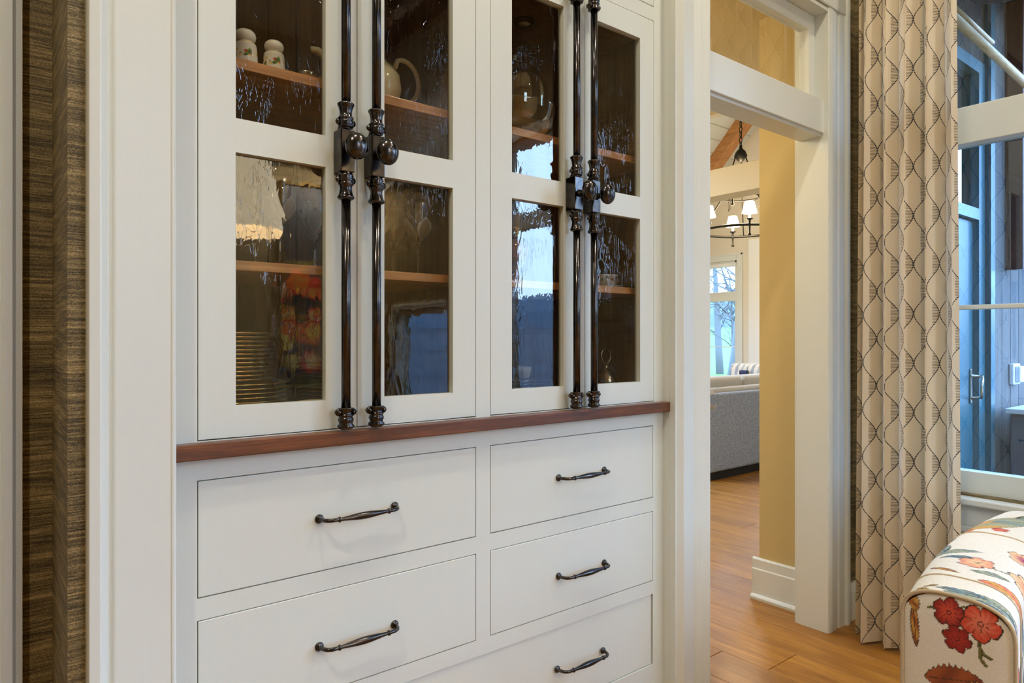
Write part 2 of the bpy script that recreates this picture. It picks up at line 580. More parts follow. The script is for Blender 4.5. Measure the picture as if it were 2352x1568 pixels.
    def build(self, name, mat, parent=None, local=False, normals=True):
        bm = self.bm
        if normals:
            bmesh.ops.recalc_face_normals(bm, faces=bm.faces)
        me = bpy.data.meshes.new(name)
        bm.to_mesh(me)
        bm.free()
        return mesh_obj(name, me, mat, parent, local)

def world_off(o):
    v = Vector((0, 0, 0))
    while o is not None:
        v += o.location
        o = o.parent
    return v

def mesh_obj(name, me, mat, parent=None, local=False):
    for mm in (mat if isinstance(mat, (list, tuple)) else [mat]):
        me.materials.append(mm)
    o = bpy.data.objects.new(name, me)
    COL.objects.link(o)
    if parent is not None:
        o.parent = parent
        if not local:
            me.transform(Matrix.Translation(-world_off(parent)))
    elif not local and len(me.vertices):
        co = np.empty(len(me.vertices) * 3)
        me.vertices.foreach_get('co', co)
        co = co.reshape(-1, 3)
        lo, hi = co.min(0), co.max(0)
        base = Vector(((lo[0] + hi[0]) / 2, (lo[1] + hi[1]) / 2, lo[2]))
        me.transform(Matrix.Translation(-base))
        o.location = base
    return o

def tag(o, label=None, cat=None, group=None, kind=None):
    if label:
        o['label'] = label
    if cat:
        o['category'] = cat
    if group:
        o['group'] = group
    if kind:
        o['kind'] = kind
    return o

def thing(name, label, cat, loc=(0, 0, 0), group=None, rz=0.0):
    o = bpy.data.objects.new(name, None)
    o.empty_display_size = 0.05
    o.location = loc
    o.rotation_euler = (0, 0, rz)
    COL.objects.link(o)
    return tag(o, label, cat, group)

def dup(o, parent=None, loc=None, label=None, rz=None):
    c = o.copy()
    COL.objects.link(c)
    c.parent = parent
    if loc is not None:
        c.location = loc
    if rz is not None:
        c.rotation_euler.z = rz
    if label:
        c['label'] = label
    for ch in list(o.children):
        dup(ch, c)
    return c

def struct(name, mb, mat, parent=None):
    o = mb.build(name, mat, parent)
    if parent is None:
        o['kind'] = 'structure'
    return o

def quad_box(name, mat, *b, parent=None, bev=0.0):
    return struct(name, MB().box(*b, bev=bev), mat, parent)

# ================================================================== SHELL
FACE = 0.048            # cabinet face-frame plane
# --- floor slab + individual planks
floor = quad_box('floor', M['oak'], -2.5, 8.4, -4.5, 6.4, -0.12, -0.014)
PW = 0.2
kcol = 0
plank_meshes = {}
x = 1.54
while x < 6.9:
    y = -1.35 - random.random() * 1.2
    while y < 3.2:
        L = random.choice((1.1, 1.4, 1.7, 2.0))
        if y + L > -1.35:
            key = L
            if key not in plank_meshes:
                me_o = MB().box(0.0008, PW - 0.0008, 0.001, L - 0.001, -0.014, 0.0, bev=0.0012, segs=1).build('plank', M['oak'], floor, local=True)
                plank_meshes[key] = me_o.data
                po = me_o
            else:
                po = bpy.data.objects.new('plank', plank_meshes[key])
                COL.objects.link(po)
                po.parent = floor
            po.location = Vector((x, y, 0)) - floor.location
        y += L
    x += PW

# --- dining room walls
wf = MB()
wf.box(0.1397, 0.3105, 0.02, 0.62, 0, CEIL)              # pier left of the cabinet (bump-out)
wf.box(1.8002, 1.9923, 0.02, 0.14, 0, CEIL)              # pier between cabinet and doorway
wf.box(1.80, 1.86, 0.14, 0.62, 0, CEIL)
wf.box(0.3105, 1.80, 0.57, 0.62, 0, CEIL)
wf.box(0.3105, 1.7975, 0.02, 0.57, 3.06, CEIL)
wf.box(1.9923, 2.8231, 0.02, 0.14, 2.62, CEIL)           # over the doorway
wf.box(2.8231, 3.32, 0.02, 0.14, 0, CEIL)                # right of the doorway
struct('wall_front', wf, M['paper'])
struct('wall_front_recess', MB().box(-2.5, 0.1397, 0.2886, 0.42, 0, CEIL), M['paper'])
wr = MB()
XW = 3.10
def wall_x(mb, x0, x1, ys, zs_open):
    # wall along y with rectangular openings [(y0,y1,z0,z1)]
    ops = sorted(zs_open)
    cur = ys[0]
    for (a, b, z0, z1) in ops:
        if a > cur:
            mb.box(x0, x1, cur, a, 0, CEIL)
        mb.box(x0, x1, a, b, 0, z0)
        mb.box(x0, x1, a, b, z1, CEIL)
        cur = b
    mb.box(x0, x1, cur, ys[1], 0, CEIL)
W2 = (-0.86, -0.24, 0.62, 2.75)
W3 = (-2.47, -1.57, 0.45, 2.66)
W5 = (-4.10, -3.12, 0.40, 1.50)
W8 = (-3.03, -2.60, 0.30, 3.60)
wall_x(wr, XW, XW + 0.16, (-4.5, 0.02), [W2, W3, W5, W8])
struct('wall_right', wr, M['paper'])
wb = MB()
BW = (0.9, 1.66, 0.35, 3.55)
wb.box(-2.5, BW[0], -4.56, -4.40, 0, CEIL)
wb.box(BW[1], 3.26, -4.56, -4.40, 0, CEIL)
wb.box(BW[0], BW[1], -4.56, -4.40, 0, BW[2])
wb.box(BW[0], BW[1], -4.56, -4.40, BW[3], CEIL)
struct('wall_back', wb, M['tanwall'])
quad_box('wall_left', M['tanwall'], -2.62, -2.5, -4.5, 0.42, 0, CEIL)
quad_box('ceiling', M['ceil_room'], -2.6, 3.3, -4.5, 0.62, CEIL, CEIL + 0.1)
# pale vertical boarding above the far window, seen mirrored in the cabinet glass
wbd = tag(MB().box(XW - 0.012, XW - 0.002, -4.38, -3.07, 2.62, CEIL - 0.02).build('trim_14', M['gap']), kind='structure')
yb = -4.36
while yb < -3.2:
    MB().box(XW - 0.03, XW - 0.012, yb, yb + 0.20, 2.64, CEIL - 0.03, bev=0.003).build('board', M['white'], wbd)
    yb += 0.225
quad_box('trim_15', M['dtimber'], 2.55, 2.75, -4.39, 0.0, CEIL - 0.26, CEIL - 0.002)

# --- casings
def casing(name, prof, z0, z1):
    return struct(name, MB().prism(prof, z0, z1, 'z'), M['trim'])
def arcpts(cx, cy, rx, ry, a0, a1, n=6):
    return [(cx + rx * math.cos(a0 + (a1 - a0) * i / n), cy + ry * math.sin(a0 + (a1 - a0) * i / n)) for i in range(n + 1)]
# trim_1 : left of the cabinet (outer back band, sloped bead, flat board, inner bead)
p1 = [(0.1666, 0.020), (0.1666, -0.004), (0.1690, -0.010)] + [(0.1845, -0.0115)] + \
     [(0.1875, -0.010), (0.1985, 0.0035), (0.2010, 0.0045), (0.2030, 0.0035)] + \
     arcpts(0.2110, 0.0035, 0.006, 0.005, PI, 1.5 * PI, 4) + [(0.3005, -0.0015), (0.3030, -0.0035), (0.3065, -0.0035), (0.3105, 0.0005), (0.3105, 0.020)]
casing('trim_1', p1, 0.0, 3.06)
# trim_2 : between cabinet and doorway
p2 = [(1.7975, 0.020), (1.7975, 0.000), (1.7985, -0.0030), (1.8030, -0.0035), (1.8045, 0.0030), (1.8075, 0.0030), (1.8270, -0.0140), (1.8300, -0.0145),
      (1.9020, 0.0030), (1.9050, 0.0100), (1.9120, 0.0100), (1.9400, -0.0020), (1.9440, -0.0010), (1.9690, -0.0105), (1.9740, -0.0112), (1.9915, 0.0060), (1.9923, 0.020)]
casing('trim_2', p2, 0.0, 2.72)
quad_box('trim_16', M['trim'], 1.7975, 1.8002, 0.0205, 0.075, 0.0, 3.06)
# trim_3 : right of the doorway
p3 = [(2.8231, 0.020), (2.8231, 0.006), (2.8265, 0.002), (2.8500, 0.000), (2.9000, 0.004), (2.9070, 0.0070), (2.9150, 0.0020), (2.9500, -0.002),
      (2.9570, 0.004), (2.9640, -0.009), (2.9760, -0.012), (2.9900, -0.010), (2.9969, -0.002), (2.9969, 0.020)]
casing('trim_3', p3, 0.0, 2.72)
# trim_4 : casing of another doorway on the recessed wall at far left
p4 = [(-0.06, 0.2886), (-0.06, 0.270), (0.055, 0.268), (0.060, 0.262), (0.0724, 0.260), (0.078, 0.266), (0.0887, 0.268), (0.0887, 0.2886)]
casing('trim_4', p4, 0.0, 2.72)
# head casing, header beam and jambs of the doorway
quad_box('trim_5', M['trim'], 1.80, 2.9969, -0.004, 0.020, 2.625, 2.80, bev=0.004)
hb = MB().box(1.975, 2.8231, 0.022, 0.14, 2.100, 2.238, bev=0.002)
hb.box(1.975, 2.8231, 0.034, 0.13, 2.088, 2.102)
struct('trim_6', hb, M['trim'])
jb = MB()
jb.box(2.8195, 2.8231, 0.004, 0.138, 0.0, 2.62)
jb.box(2.8231, 2.8495, 0.1381, 0.152, 0.0, 2.62)
struct('trim_7', jb, M['trim'])
quad_box('trim_8', M['trim'], 1.9923, 1.9960, 0.004, 0.138, 0.0, 2.62)
quad_box('trim_9', M['trim'], 1.996, 2.8195, 0.004, 0.138, 2.605, 2.62)

# transom window : sash + pane
tw = MB()
tw.box(1.997, 2.06, 0.060, 0.105, 2.2385, 2.604)
tw.box(2.770, 2.8190, 0.060, 0.105, 2.2385, 2.604, bev=0.003)
tw.box(2.06, 2.770, 0.060, 0.105, 2.535, 2.604, bev=0.003)
tr = struct('window_1', tw, M['trim'])
MB().box(2.06, 2.770, 0.080, 0.085, 2.2385, 2.535).build('pane', M['transomglass'], tr)

# --- hall beyond the doorway
quad_box('wall_hall_pier', M['hall'], 2.95, 3.12, 0.1405, 0.40, 0, 2.75)
quad_box('wall_hall_left', M['hall'], 1.40, 1.50, 0.62, 4.9, 0, 2.75)
quad_box('ceiling_hall', M['hall'], 1.40, 3.95, 0.1402, 3.1, 2.75, 2.80)
quad_box('wall_hall_soffit', M['cream'], 3.95, 4.02, 0.38, 4.9, 2.75, 6.2)
bbp = [(0, 0.0), (-0.030, 0.0), (-0.031, 0.012), (-0.026, 0.020), (-0.017, 0.023), (-0.017, 0.140), (-0.013, 0.146), (-0.0125, 0.186), (-0.008, 0.193), (0, 0.193)]
bbm = MB()
def bb_run(mb, prof, a, b, xface):
    mb.prism([(xface + q[0], q[1]) for q in prof], a, b, 'y')
bb_run(bbm, bbp, 0.153, 0.43, 2.95)
struct('baseboard_hall', bbm, M['trim'])
bbm = MB()
bbm.prism([(0.02 - 0.018, 0.0), (0.02, 0.0), (0.02, 0.16), (0.012, 0.16), (0.006, 0.14), (0.002, 0.12)], 2.9969, XW, 'x')
struct('baseboard_front', bbm, M['trim'])

hl = thing('added_hall_lamp', 'round ceiling lamp added out of view behind the cabinet to brighten the hall', 'lamp', HALL_FILL)
MB().lathe([(0.0001, 0.229), (0.11, 0.229), (0.12, 0.215), (0.05, 0.205), (0.012, 0.20), (0.012, 0.0), (0.0001, -0.002)], HALL_FILL, 24).build('canopy', M['brass'], hl)
dup(hl, None, (3.3, 3.0, 2.52), 'second ceiling lamp added out of view in the hall to brighten the cream beam')
# --- living room shell
quad_box('wall_living_near', M['cream'], 3.12, 8.2, 0.36, 0.40, 0, 7.6)
lw = MB()
LW = (3.935, 4.95, 0.62, 2.306)
LW2 = (1.9, 3.25, 0.3, 2.30)
lw.box(8.2, 8.36, 0.36, LW2[0], 0, 7.6)
lw.box(8.2, 8.36, LW2[0], LW2[1], 0, LW2[2])
lw.box(8.2, 8.36, LW2[0], LW2[1], LW2[3], 7.6)
lw.box(8.2, 8.36, LW2[1], LW[0], 0, 7.6)
lw.box(8.2, 8.36, LW[0], LW[1], 0, LW[2])
lw.box(8.2, 8.36, LW[0], LW[1], LW[3], 7.6)
lw.box(8.2, 8.36, LW[1], 5.9, 0, 7.6)
struct('wall_living_far', lw, M['cream'])
quad_box('wall_living_side', M['cream'], 1.4, 8.36, 5.6, 5.7, 0, 2.3)
# sloped boarded ceiling z = 7.80 - 1.0346 y
def cz(y):
    return 7.80 - 1.0346 * y
ce = MB()
ce.prism([(0.36, cz(0.36) + 0.02), (5.75, cz(5.75) + 0.02), (5.75, cz(5.75) + 0.12), (0.36, cz(0.36) + 0.12)], 3.95, 8.36, 'x')
clg = struct('ceiling_living', ce, M['tanwall'])
yy = 5.6
stepy = 0.125
while yy > 1.6:
    MB().prism([(yy, cz(yy) + 0.019), (yy - stepy + 0.010, cz(yy - stepy + 0.010) + 0.019), (yy - stepy + 0.010, cz(yy - stepy + 0.010)), (yy, cz(yy))], 3.97, 8.195, 'x').build('board', M['boardwhite'], clg)
    yy -= stepy
rf = MB()
rf.prism([(5.55, cz(5.55) - 0.001), (0.42, cz(0.42) - 0.001), (0.42, cz(0.42) - 0.20), (5.55, cz(5.55) - 0.20)], 7.70, 7.88, 'x')
tag(rf.build('trim_10', M['timber']), kind='structure')
quad_box('trim_11', M['beamcream'], 4.60, 4.80, 0.40, 5.6, 2.355, 2.567, bev=0.004)
quad_box('trim_12', M['white'], 8.10, 8.2, 3.50, 3.705, 0.0, 2.55, bev=0.004)

# living room window
def window_x(name, xf, y0, y1, z0, z1, rails, frame=0.055, glass='winglass', cas=0.09, xsign=-1, depth=0.10):
    # frame lies in the wall thickness; casing proud of the room face xf (room on -x side)
    mb = MB()
    mb.box(xf - 0.02, xf, y0 - cas, y0, z0 - cas, z1 + cas, bev=0.003)
    mb.box(xf - 0.02, xf, y1, y1 + cas, z0 - cas, z1 + cas, bev=0.003)
    mb.box(xf - 0.02, xf, y0, y1, z1, z1 + cas, bev=0.003)
    mb.box(xf - 0.028, xf - 0.02, y0 - cas, y0 - cas + 0.02, z0 - cas, z1 + cas)
    mb.box(xf - 0.028, xf - 0.02, y1 + cas - 0.02, y1 + cas, z0 - cas, z1 + cas)
    mb.box(xf - 0.028, xf - 0.02, y0 - cas, y1 + cas, z1 + cas - 0.02, z1 + cas)
    o = struct(name, mb, M['trim'])
    s = MB()
    s.box(xf + 0.03, xf + 0.09, y0, y0 + frame, z0, z1)
    s.box(xf + 0.03, xf + 0.09, y1 - frame, y1, z0, z1)
    s.box(xf + 0.03, xf + 0.09, y0, y1, z0, z0 + frame)
    s.box(xf + 0.03, xf + 0.09, y0, y1, z1 - frame, z1)
    s.build('sash', M['trim'], o)
    for (ra, rb, pro) in rails:
        MB().box(xf + 0.03 - pro, xf + 0.09, y0 + 0.001, y1 - 0.001, ra, rb, bev=0.003).build('rail', M['trim'], o)
    lo = z0 + frame
    for (ra, rb, pro) in rails + [(z1 - frame, z1, 0)]:
        if ra - lo > 0.05:
            MB().box(xf + 0.058, xf + 0.064, y0 + frame, y1 - frame, lo, ra).build('pane', M[glass], o)
        lo = rb
    return o
wl4 = window_x('window_4', 8.2, *LW, [(1.755, 1.885, 0.01), (1.118, 1.128, -0.02)])
MB().lathe([(0.03, LW[0] + 0.02), (0.03, LW[1] - 0.02)], (8.24, 0, 2.255), 16, 'y').build('roller_blind', M['white'], wl4)
window_x('window_6', 8.2, *LW2, [(1.7, 1.8, 0.0)])

# --- dining-room windows
w2 = window_x('window_2', XW, *W2, [(2.010, 2.157, 0.028), (1.352, 1.370, -0.006)], frame=0.085, glass='duskglass', cas=0.07)
mb = MB()
mb.box(XW - 0.055, XW + 0.03, W2[0] - 0.09, W2[1] + 0.09, 0.585, 0.612, bev=0.006)
mb.box(XW - 0.022, XW, W2[0] - 0.06, W2[1] + 0.06, 0.50, 0.585, bev=0.003)
mb.build('stool', M['trim'], w2)
pn = MB().box(XW - 0.012, XW, -1.6, -0.02, 0.19, 0.50)
pn.box(XW - 0.026, XW - 0.001, -1.6, -0.02, 0.47, 0.50, bev=0.006)
struct('trim_13', pn, M['trim'])
struct('baseboard_right', MB().prism([(XW, 0.0), (XW - 0.02, 0.0), (XW - 0.02, 0.15), (XW - 0.012, 0.17), (XW, 0.19)], -1.6, 0.0, 'y'), M['trim'])
window_x('window_3', XW, *W3, [(2.02, 2.14, 0.0)], frame=0.05, cas=0.07)
window_x('added_window_8', XW, *W8, [], frame=0.03, cas=0.03)  # window added to bring in more daylight from the right
window_x('window_5', XW, *W5, [], frame=0.05, cas=0.05)
bwm = MB()
bwm.box(BW[0], BW[1], -4.47, -4.42, BW[2], BW[2] + 0.06)
bwm.box(BW[0], BW[1], -4.47, -4.42, BW[3] - 0.06, BW[3])
for xx in (BW[0], (BW[0] + BW[1]) / 2 - 0.03, BW[1] - 0.06):
    bwm.box(xx, xx + 0.06, -4.47, -4.42, BW[2], BW[3])
bwo = struct('added_window_7', bwm, M['trim'])  # unseen window, added for frontal daylight on the cabinet
MB().box(BW[0] + 0.06, BW[1] - 0.06, -4.448, -4.442, BW[2] + 0.06, BW[3] - 0.06).build('pane', M['winglass'], bwo)

# ================================================================== BUILT-IN CABINET
CZ0, CZ1 = 0.997, 1.0285          # counter bottom / top
Z_D0, Z_D1 = 1.0325, 2.268         # doors
ZP = [(1.097, 1.617), (1.687, 2.195)]
Z_IN0, Z_IN1 = 1.046, 2.262
YB = 0.50                          # inside of the back
DOORS = {
    'L': dict(x0=0.361, x1=1.0375, mid=0.703, panes=[(0.4335, 0.6272), (0.7733, 0.9668)], inx=(0.335, 1.052)),
    'R': dict(x0=1.0871, x1=1.7502, mid=1.4363, panes=[(1.1596, 1.3516), (1.4916, 1.6839)], inx=(1.072, 1.795)),
}
LOWER_SHELF = (1.379, 1.400)
UPPER_SHELF = (1.806, 1.828)

def cremone(cab, bx, label=None):
    root = MB()
    # rod of the bolt is the part itself
    YR = 0.017
    R = 0.0104
    root.lathe([(R, 1.07), (R, 1.56)], (bx, YR, 0), 20)
    root.lathe([(R, 1.745), (R, 2.225)], (bx, YR, 0), 20)
    rod = root.build('bolt_rod', M['bronze'], cab)
    # lock box
    b = MB().box(bx - 0.0165, bx + 0.0165, 0.0065, FACE - 0.001, 1.604, 1.699, bev=0.0022)
    b.lathe([(0.0165, 0), (0.0150, 0.006), (0.0135, 0.009)], (bx, YR + 0.006, 1.699), 20)
    b.lathe([(0.0135, -0.009), (0.0150, -0.006), (0.0165, 0.0)], (bx, YR + 0.006, 1.604), 20)
    b.build('lock_box', M['bronze'], rod)
    # knob with neck
    k = MB()
    k.lathe([(0.0115, 0.0075), (0.0085, 0.002), (0.0075, -0.006), (0.0085, -0.014), (0.0125, -0.020)], (bx, 0, 1.6515), 20, 'y')
    prof = [(0.0125, -0.0195)]
    for i in range(1, 13):
        a = PI * (0.12 + 0.88 * i / 12)
        prof.append((max(1e-6, 0.0262 * math.sin(a)), -0.0365 + 0.0195 * math.cos(a)))
    k.lathe(prof, (bx, 0, 1.6515), 28, 'y', sy=1.13)
    k.build('knob', M['bronze'], rod)
    # turned guides
    up = [(0.0160, 0.0), (0.0172, 0.004), (0.0150, 0.008), (0.0168, 0.012), (0.0168, 0.015), (0.0140, 0.017), (0.0172, 0.020), (0.0172, 0.0225),
          (0.0140, 0.026), (0.0135, 0.033), (0.0150, 0.042), (0.0172, 0.048), (0.0190, 0.0505), (0.0190, 0.053), (0.0150, 0.0565), (0.0105, 0.0575)]
    def guide(z, sgn, name):
        g = MB().lathe([(r, sgn * h) for r, h in up][::1], (bx, YR + 0.001, z), 22)
        for sx in (-1, 1):
            g.ball((bx + sx * 0.0165, YR + 0.006, z + sgn * 0.0125), 0.0056, 12, 8)
            g.lathe([(0.0078, -0.002), (0.0078, 0.0022), (0.0055, 0.0035)], (bx + sx * 0.0160, YR + 0.002, z + sgn * 0.0125), 12, 'y')
        return g.build(name, M['bronze'], rod)
    guide(1.703, 1, 'guide')
    guide(1.600, -1, 'guide')
    foot = [(0.0105, -0.002), (0.0150, 0.0), (0.0185, 0.0035), (0.0192, 0.007), (0.0150, 0.0105), (0.0155, 0.014), (0.0178, 0.0195), (0.0160, 0.0245), (0.0145, 0.026),
            (0.0172, 0.0285), (0.0172, 0.0305), (0.0142, 0.0325), (0.0146, 0.0375), (0.0165, 0.042), (0.0180, 0.0445), (0.0180, 0.0458), (0.0105, 0.0465)]
    def footg(z, sgn):
        g = MB().lathe([(r, sgn * h) for r, h in foot], (bx, YR + 0.001, z), 22)
        for sx in (-1, 1):
            g.lathe([(0.0001, -0.0105), (0.0040, -0.0095), (0.0055, -0.006), (0.0045, 0.0)], (bx + sx * 0.0165, YR + 0.002, z + sgn * 0.0365), 14, 'y')
            g.lathe([(0.0078, -0.004), (0.0085, 0.001), (0.0070, 0.008)], (bx + sx * 0.0165, YR + 0.002, z + sgn * 0.0365), 14, 'y')
        return g.build('foot_guide', M['bronze'], rod)
    footg(1.0345, 1)
    footg(2.247, -1)
    return rod

def upper_cabinet(key, label, beads):
    d = DOORS[key]
    a, b = d['inx']
    cab = thing('display_cabinet', label, 'cabinet', ((a + b) / 2, FACE, CZ1))
    # face frame
    f = MB()
    t = 0.02
    sl = 0.3105 if key == 'L' else 1.0623
    sr = 1.0623 if key == 'L' else 1.7975
    x0, x1 = d['x0'] - 0.0017, d['x1'] + 0.0017
    f.box(sl, x0, FACE, FACE + t, CZ1, 3.05)
    f.box(x1, sr, FACE, FACE + t, CZ1, 3.05)
    f.box(x0, x1, FACE, FACE + t, CZ1, Z_D0 - 0.0022)
    f.box(x0, x1, FACE, FACE + t, Z_D1 + 0.0018, 2.3145)
    f.box(x0, x1, FACE, FACE + t, 2.99, 3.05)
    f.build('face_frame', M['paint'], cab)
    # carcass
    c = MB()
    sd = 0.018 if key == 'L' else 0.0085
    c.box(a - sd, a, FACE + t, YB, Z_IN0 - 0.01, Z_IN1)
    c.box(b, b + 0.0015, FACE + t, YB, Z_IN0 - 0.01, Z_IN1)
    c.box(a - sd, b + 0.0015, FACE + t, YB, Z_IN1, Z_IN1 + 0.018)
    c.box(a - sd, b + 0.0015, FACE + t, YB, CZ1 + 0.0005, Z_IN0)
    c.build('carcass', M['inside'], cab)
    # beaded back boards
    nb = beads
    w = (b - a) / nb
    MB().box(a, b, YB + 0.002, YB + 0.012, Z_IN0, Z_IN1).build('back_panel', M['gap'], cab)
    for i in range(nb):
        MB().box(a + i * w + 0.002, a + (i + 1) * w - 0.002, YB - 0.006, YB + 0.002, Z_IN0, Z_IN1, bev=0.002, segs=1).build('back_board', M['inside'], cab)
    for (s0, s1) in (LOWER_SHELF, UPPER_SHELF):
        MB().box(a + 0.001, b - 0.001, 0.088, YB - 0.007, s0, s1, bev=0.0012).build('shelf', M['cherry'], cab)
    # puck light in the cabinet top
    if key == 'R':
        pk = MB().lathe([(0.036, 0.0), (0.036, -0.008), (0.030, -0.012), (0.022, -0.012), (0.021, -0.009)], (1.41, 0.30, Z_IN1 - 0.0005), 24).build('puck_light', M['blackmetal'], cab)
        MB().lathe([(0.0205, -0.0098), (0.0001, -0.0105)], (1.41, 0.30, Z_IN1 - 0.0005), 24).build('lens', M['puck'], pk)
        for hz in (1.135, 2.075):
            hg = MB().box(b - 0.006, b - 0.0005, 0.075, 0.145, hz - 0.010, hz + 0.010, bev=0.002)
            hg.box(b - 0.012, b - 0.006, 0.085, 0.135, hz - 0.004, hz + 0.004)
            hg.build('hinge', M['brass'], cab)
    # doors
    for k in range(2):
        dx0 = d['x0'] if k == 0 else d['mid'] + 0.0008
        dx1 = d['mid'] - 0.0008 if k == 0 else d['x1']
        p0, p1 = d['panes'][k]
        m = MB()
        y0, y1 = FACE - 0.0005, FACE + 0.0205
        bv = 0.0009
        m.box(dx0, p0, y0, y1, Z_D0, Z_D1, bev=bv, segs=1)
        m.box(p1, dx1, y0, y1, Z_D0, Z_D1, bev=bv, segs=1)
        m.box(p0 - 0.001, p1 + 0.001, y0 + 0.00005, y1, Z_D0, ZP[0][0])
        m.box(p0 - 0.001, p1 + 0.001, y0 + 0.00005, y1, ZP[0][1], ZP[1][0])
        m.box(p0 - 0.001, p1 + 0.001, y0 + 0.00005, y1, ZP[1][1], Z_D1)
        dr = m.build('door', M['paint'], cab)
        for (za, zb) in ZP:
            MB().box(p0 - 0.004, p1 + 0.004, FACE + 0.0125, FACE + 0.0155, za - 0.004, zb + 0.004).build('pane', M['wavy'], dr)
    # overhead panel doors
    for k in range(2):
        dx0 = d['x0'] if k == 0 else d['mid'] + 0.0008
        dx1 = d['mid'] - 0.0008 if k == 0 else d['x1']
        MB().box(dx0, dx1, FACE - 0.0005, FACE + 0.02, 2.3165, 2.988, bev=0.001, segs=1).build('overhead_door', M['paint'], cab)
    return cab

cabL = upper_cabinet('L', 'left half of the cream built-in cabinet, glass doors showing stacked plates and wine glasses', 9)
cabR = upper_cabinet('R', 'right half of the cream built-in cabinet, glass doors reflecting the bright window', 9)
cremone(cabL, 0.6615)
cremone(cabL, 0.7365)
cremone(cabR, 1.3735)
cremone(cabR, 1.4445)

# base cabinet with drawers
base = thing('base_cabinet', 'cream white base cabinet of inset drawers with dark bronze pulls under the walnut counter', 'cabinet', (1.054, FACE, 0.0))
f = MB()
t = 0.02
ROWS = [(0.7197, 0.9504), (0.4491, 0.6720)]
BOT = (0.1771, 0.4029)
DX = [(0.361, 1.0375), (1.0871, 1.7459)]
f.box(0.3105, 0.359, FACE, FACE + t, 0.0, CZ0)
f.box(1.7479, 1.7975, FACE, FACE + t, 0.0, CZ0)
for (za, zb) in ((0.4471, 0.6740), (0.7177, 0.9524)):
    f.box(1.0395, 1.0851, FACE, FACE + t, za, zb)
f.box(0.359, 1.7479, FACE, FACE + t, 0.9524, CZ0)
f.box(0.359, 1.7479, FACE, FACE + t, 0.6740, 0.7177)
f.box(0.359, 1.7479, FACE, FACE + t, 0.4049, 0.4471)
f.box(0.359, 1.7479, FACE, FACE + t, 0.0, 0.1751)
f.build('face_frame', M['paint'], base)
MB().box(0.312, 1.796, FACE + t + 0.004, 0.50, 0.0, CZ0 - 0.002).build('carcass', M['gap'], base)

def pull(drawer, xa, xb, z):
    Lh = xb - xa
    xc = (xa + xb) / 2
    y0 = FACE - 0.001
    pts, rad = [], []
    YP = y0 - 0.034
    # left post, elbow, swelling grip, elbow, right post
    prof = [(-Lh / 2, 0, 0.0052), (-Lh / 2, -0.008, 0.0046), (-Lh / 2 + 0.002, -0.018, 0.0046), (-Lh / 2 + 0.007, -0.027, 0.0046), (-Lh / 2 + 0.016, -0.0325, 0.0045), (-Lh / 2 + 0.028, -0.034, 0.0043)]
    for (dx, dy, r) in prof:
        pts.append((xc + dx, y0 + dy, z)); rad.append(r)
    for i in range(1, 16):
        q = i / 16
        dx = -Lh / 2 + 0.028 + q * (Lh - 0.056)
        pts.append((xc + dx, YP, z)); rad.append(0.0040 + 0.0044 * math.sin(PI * q) ** 2)
    for (dx, dy, r) in prof[::-1]:
        pts.append((xc - dx, y0 + dy, z)); rad.append(r)
    m = MB().tube(pts, rad, 12)
    for s in (-1, 1):
        m.lathe([(0.0100, 0.0), (0.0102, -0.002), (0.0085, -0.0045), (0.0058, -0.007)], (xc + s * Lh / 2, y0, z), 18, 'y')
        m.lathe([(0.0044, -0.0028), (0.0064, -0.0018), (0.0064, 0.0018), (0.0044, 0.0028)], (xc + s * (Lh / 2 - 0.033), YP, z), 14, 'x')
    return m.build('pull', M['bronze'], drawer)

for (z0, z1) in ROWS:
    for i, (xa, xb) in enumerate(DX):
        dr = MB().box(xa, xb, FACE - 0.0005, FACE + 0.019, z0, z1, bev=0.0014).build('drawer', M['paint'], base)
        xc = (0.7055, 1.4235)[i]
        zc = 0.8355 if z0 > 0.6 else 0.553
        pull(dr, xc - 0.094, xc + 0.094, zc)
dr = MB().box(0.361, 1.7435, FACE + 0.004, FACE + 0.022, BOT[0], BOT[1] - 0.0005, bev=0.0014).build('drawer', M['paint'], base)
pull(dr, 1.3245, 1.512, 0.2875)
pull(dr, 0.6115, 0.7995, 0.2875)

ct = MB().box(0.3107, 1.7973, 0.0175, FACE + 0.06, CZ0, CZ1, bev=0.0022)
tag(ct.build('countertop', M['walnut']), 'dark walnut countertop ledge running the width of the cabinet above the drawers', 'countertop')

# ================================================================== THINGS IN THE CABINET
def vcol(me, fn):
    n = len(me.vertices)
    co = np.empty(n * 3)
    me.vertices.foreach_get('co', co)
    co = co.reshape(-1, 3)
    rgb = fn(co)
    arr = np.ones((n, 4), dtype=np.float32)
    arr[:, :3] = rgb
    ca = me.color_attributes.new('print', 'FLOAT_COLOR', 'POINT')
    ca.data.foreach_set('color', arr.ravel())

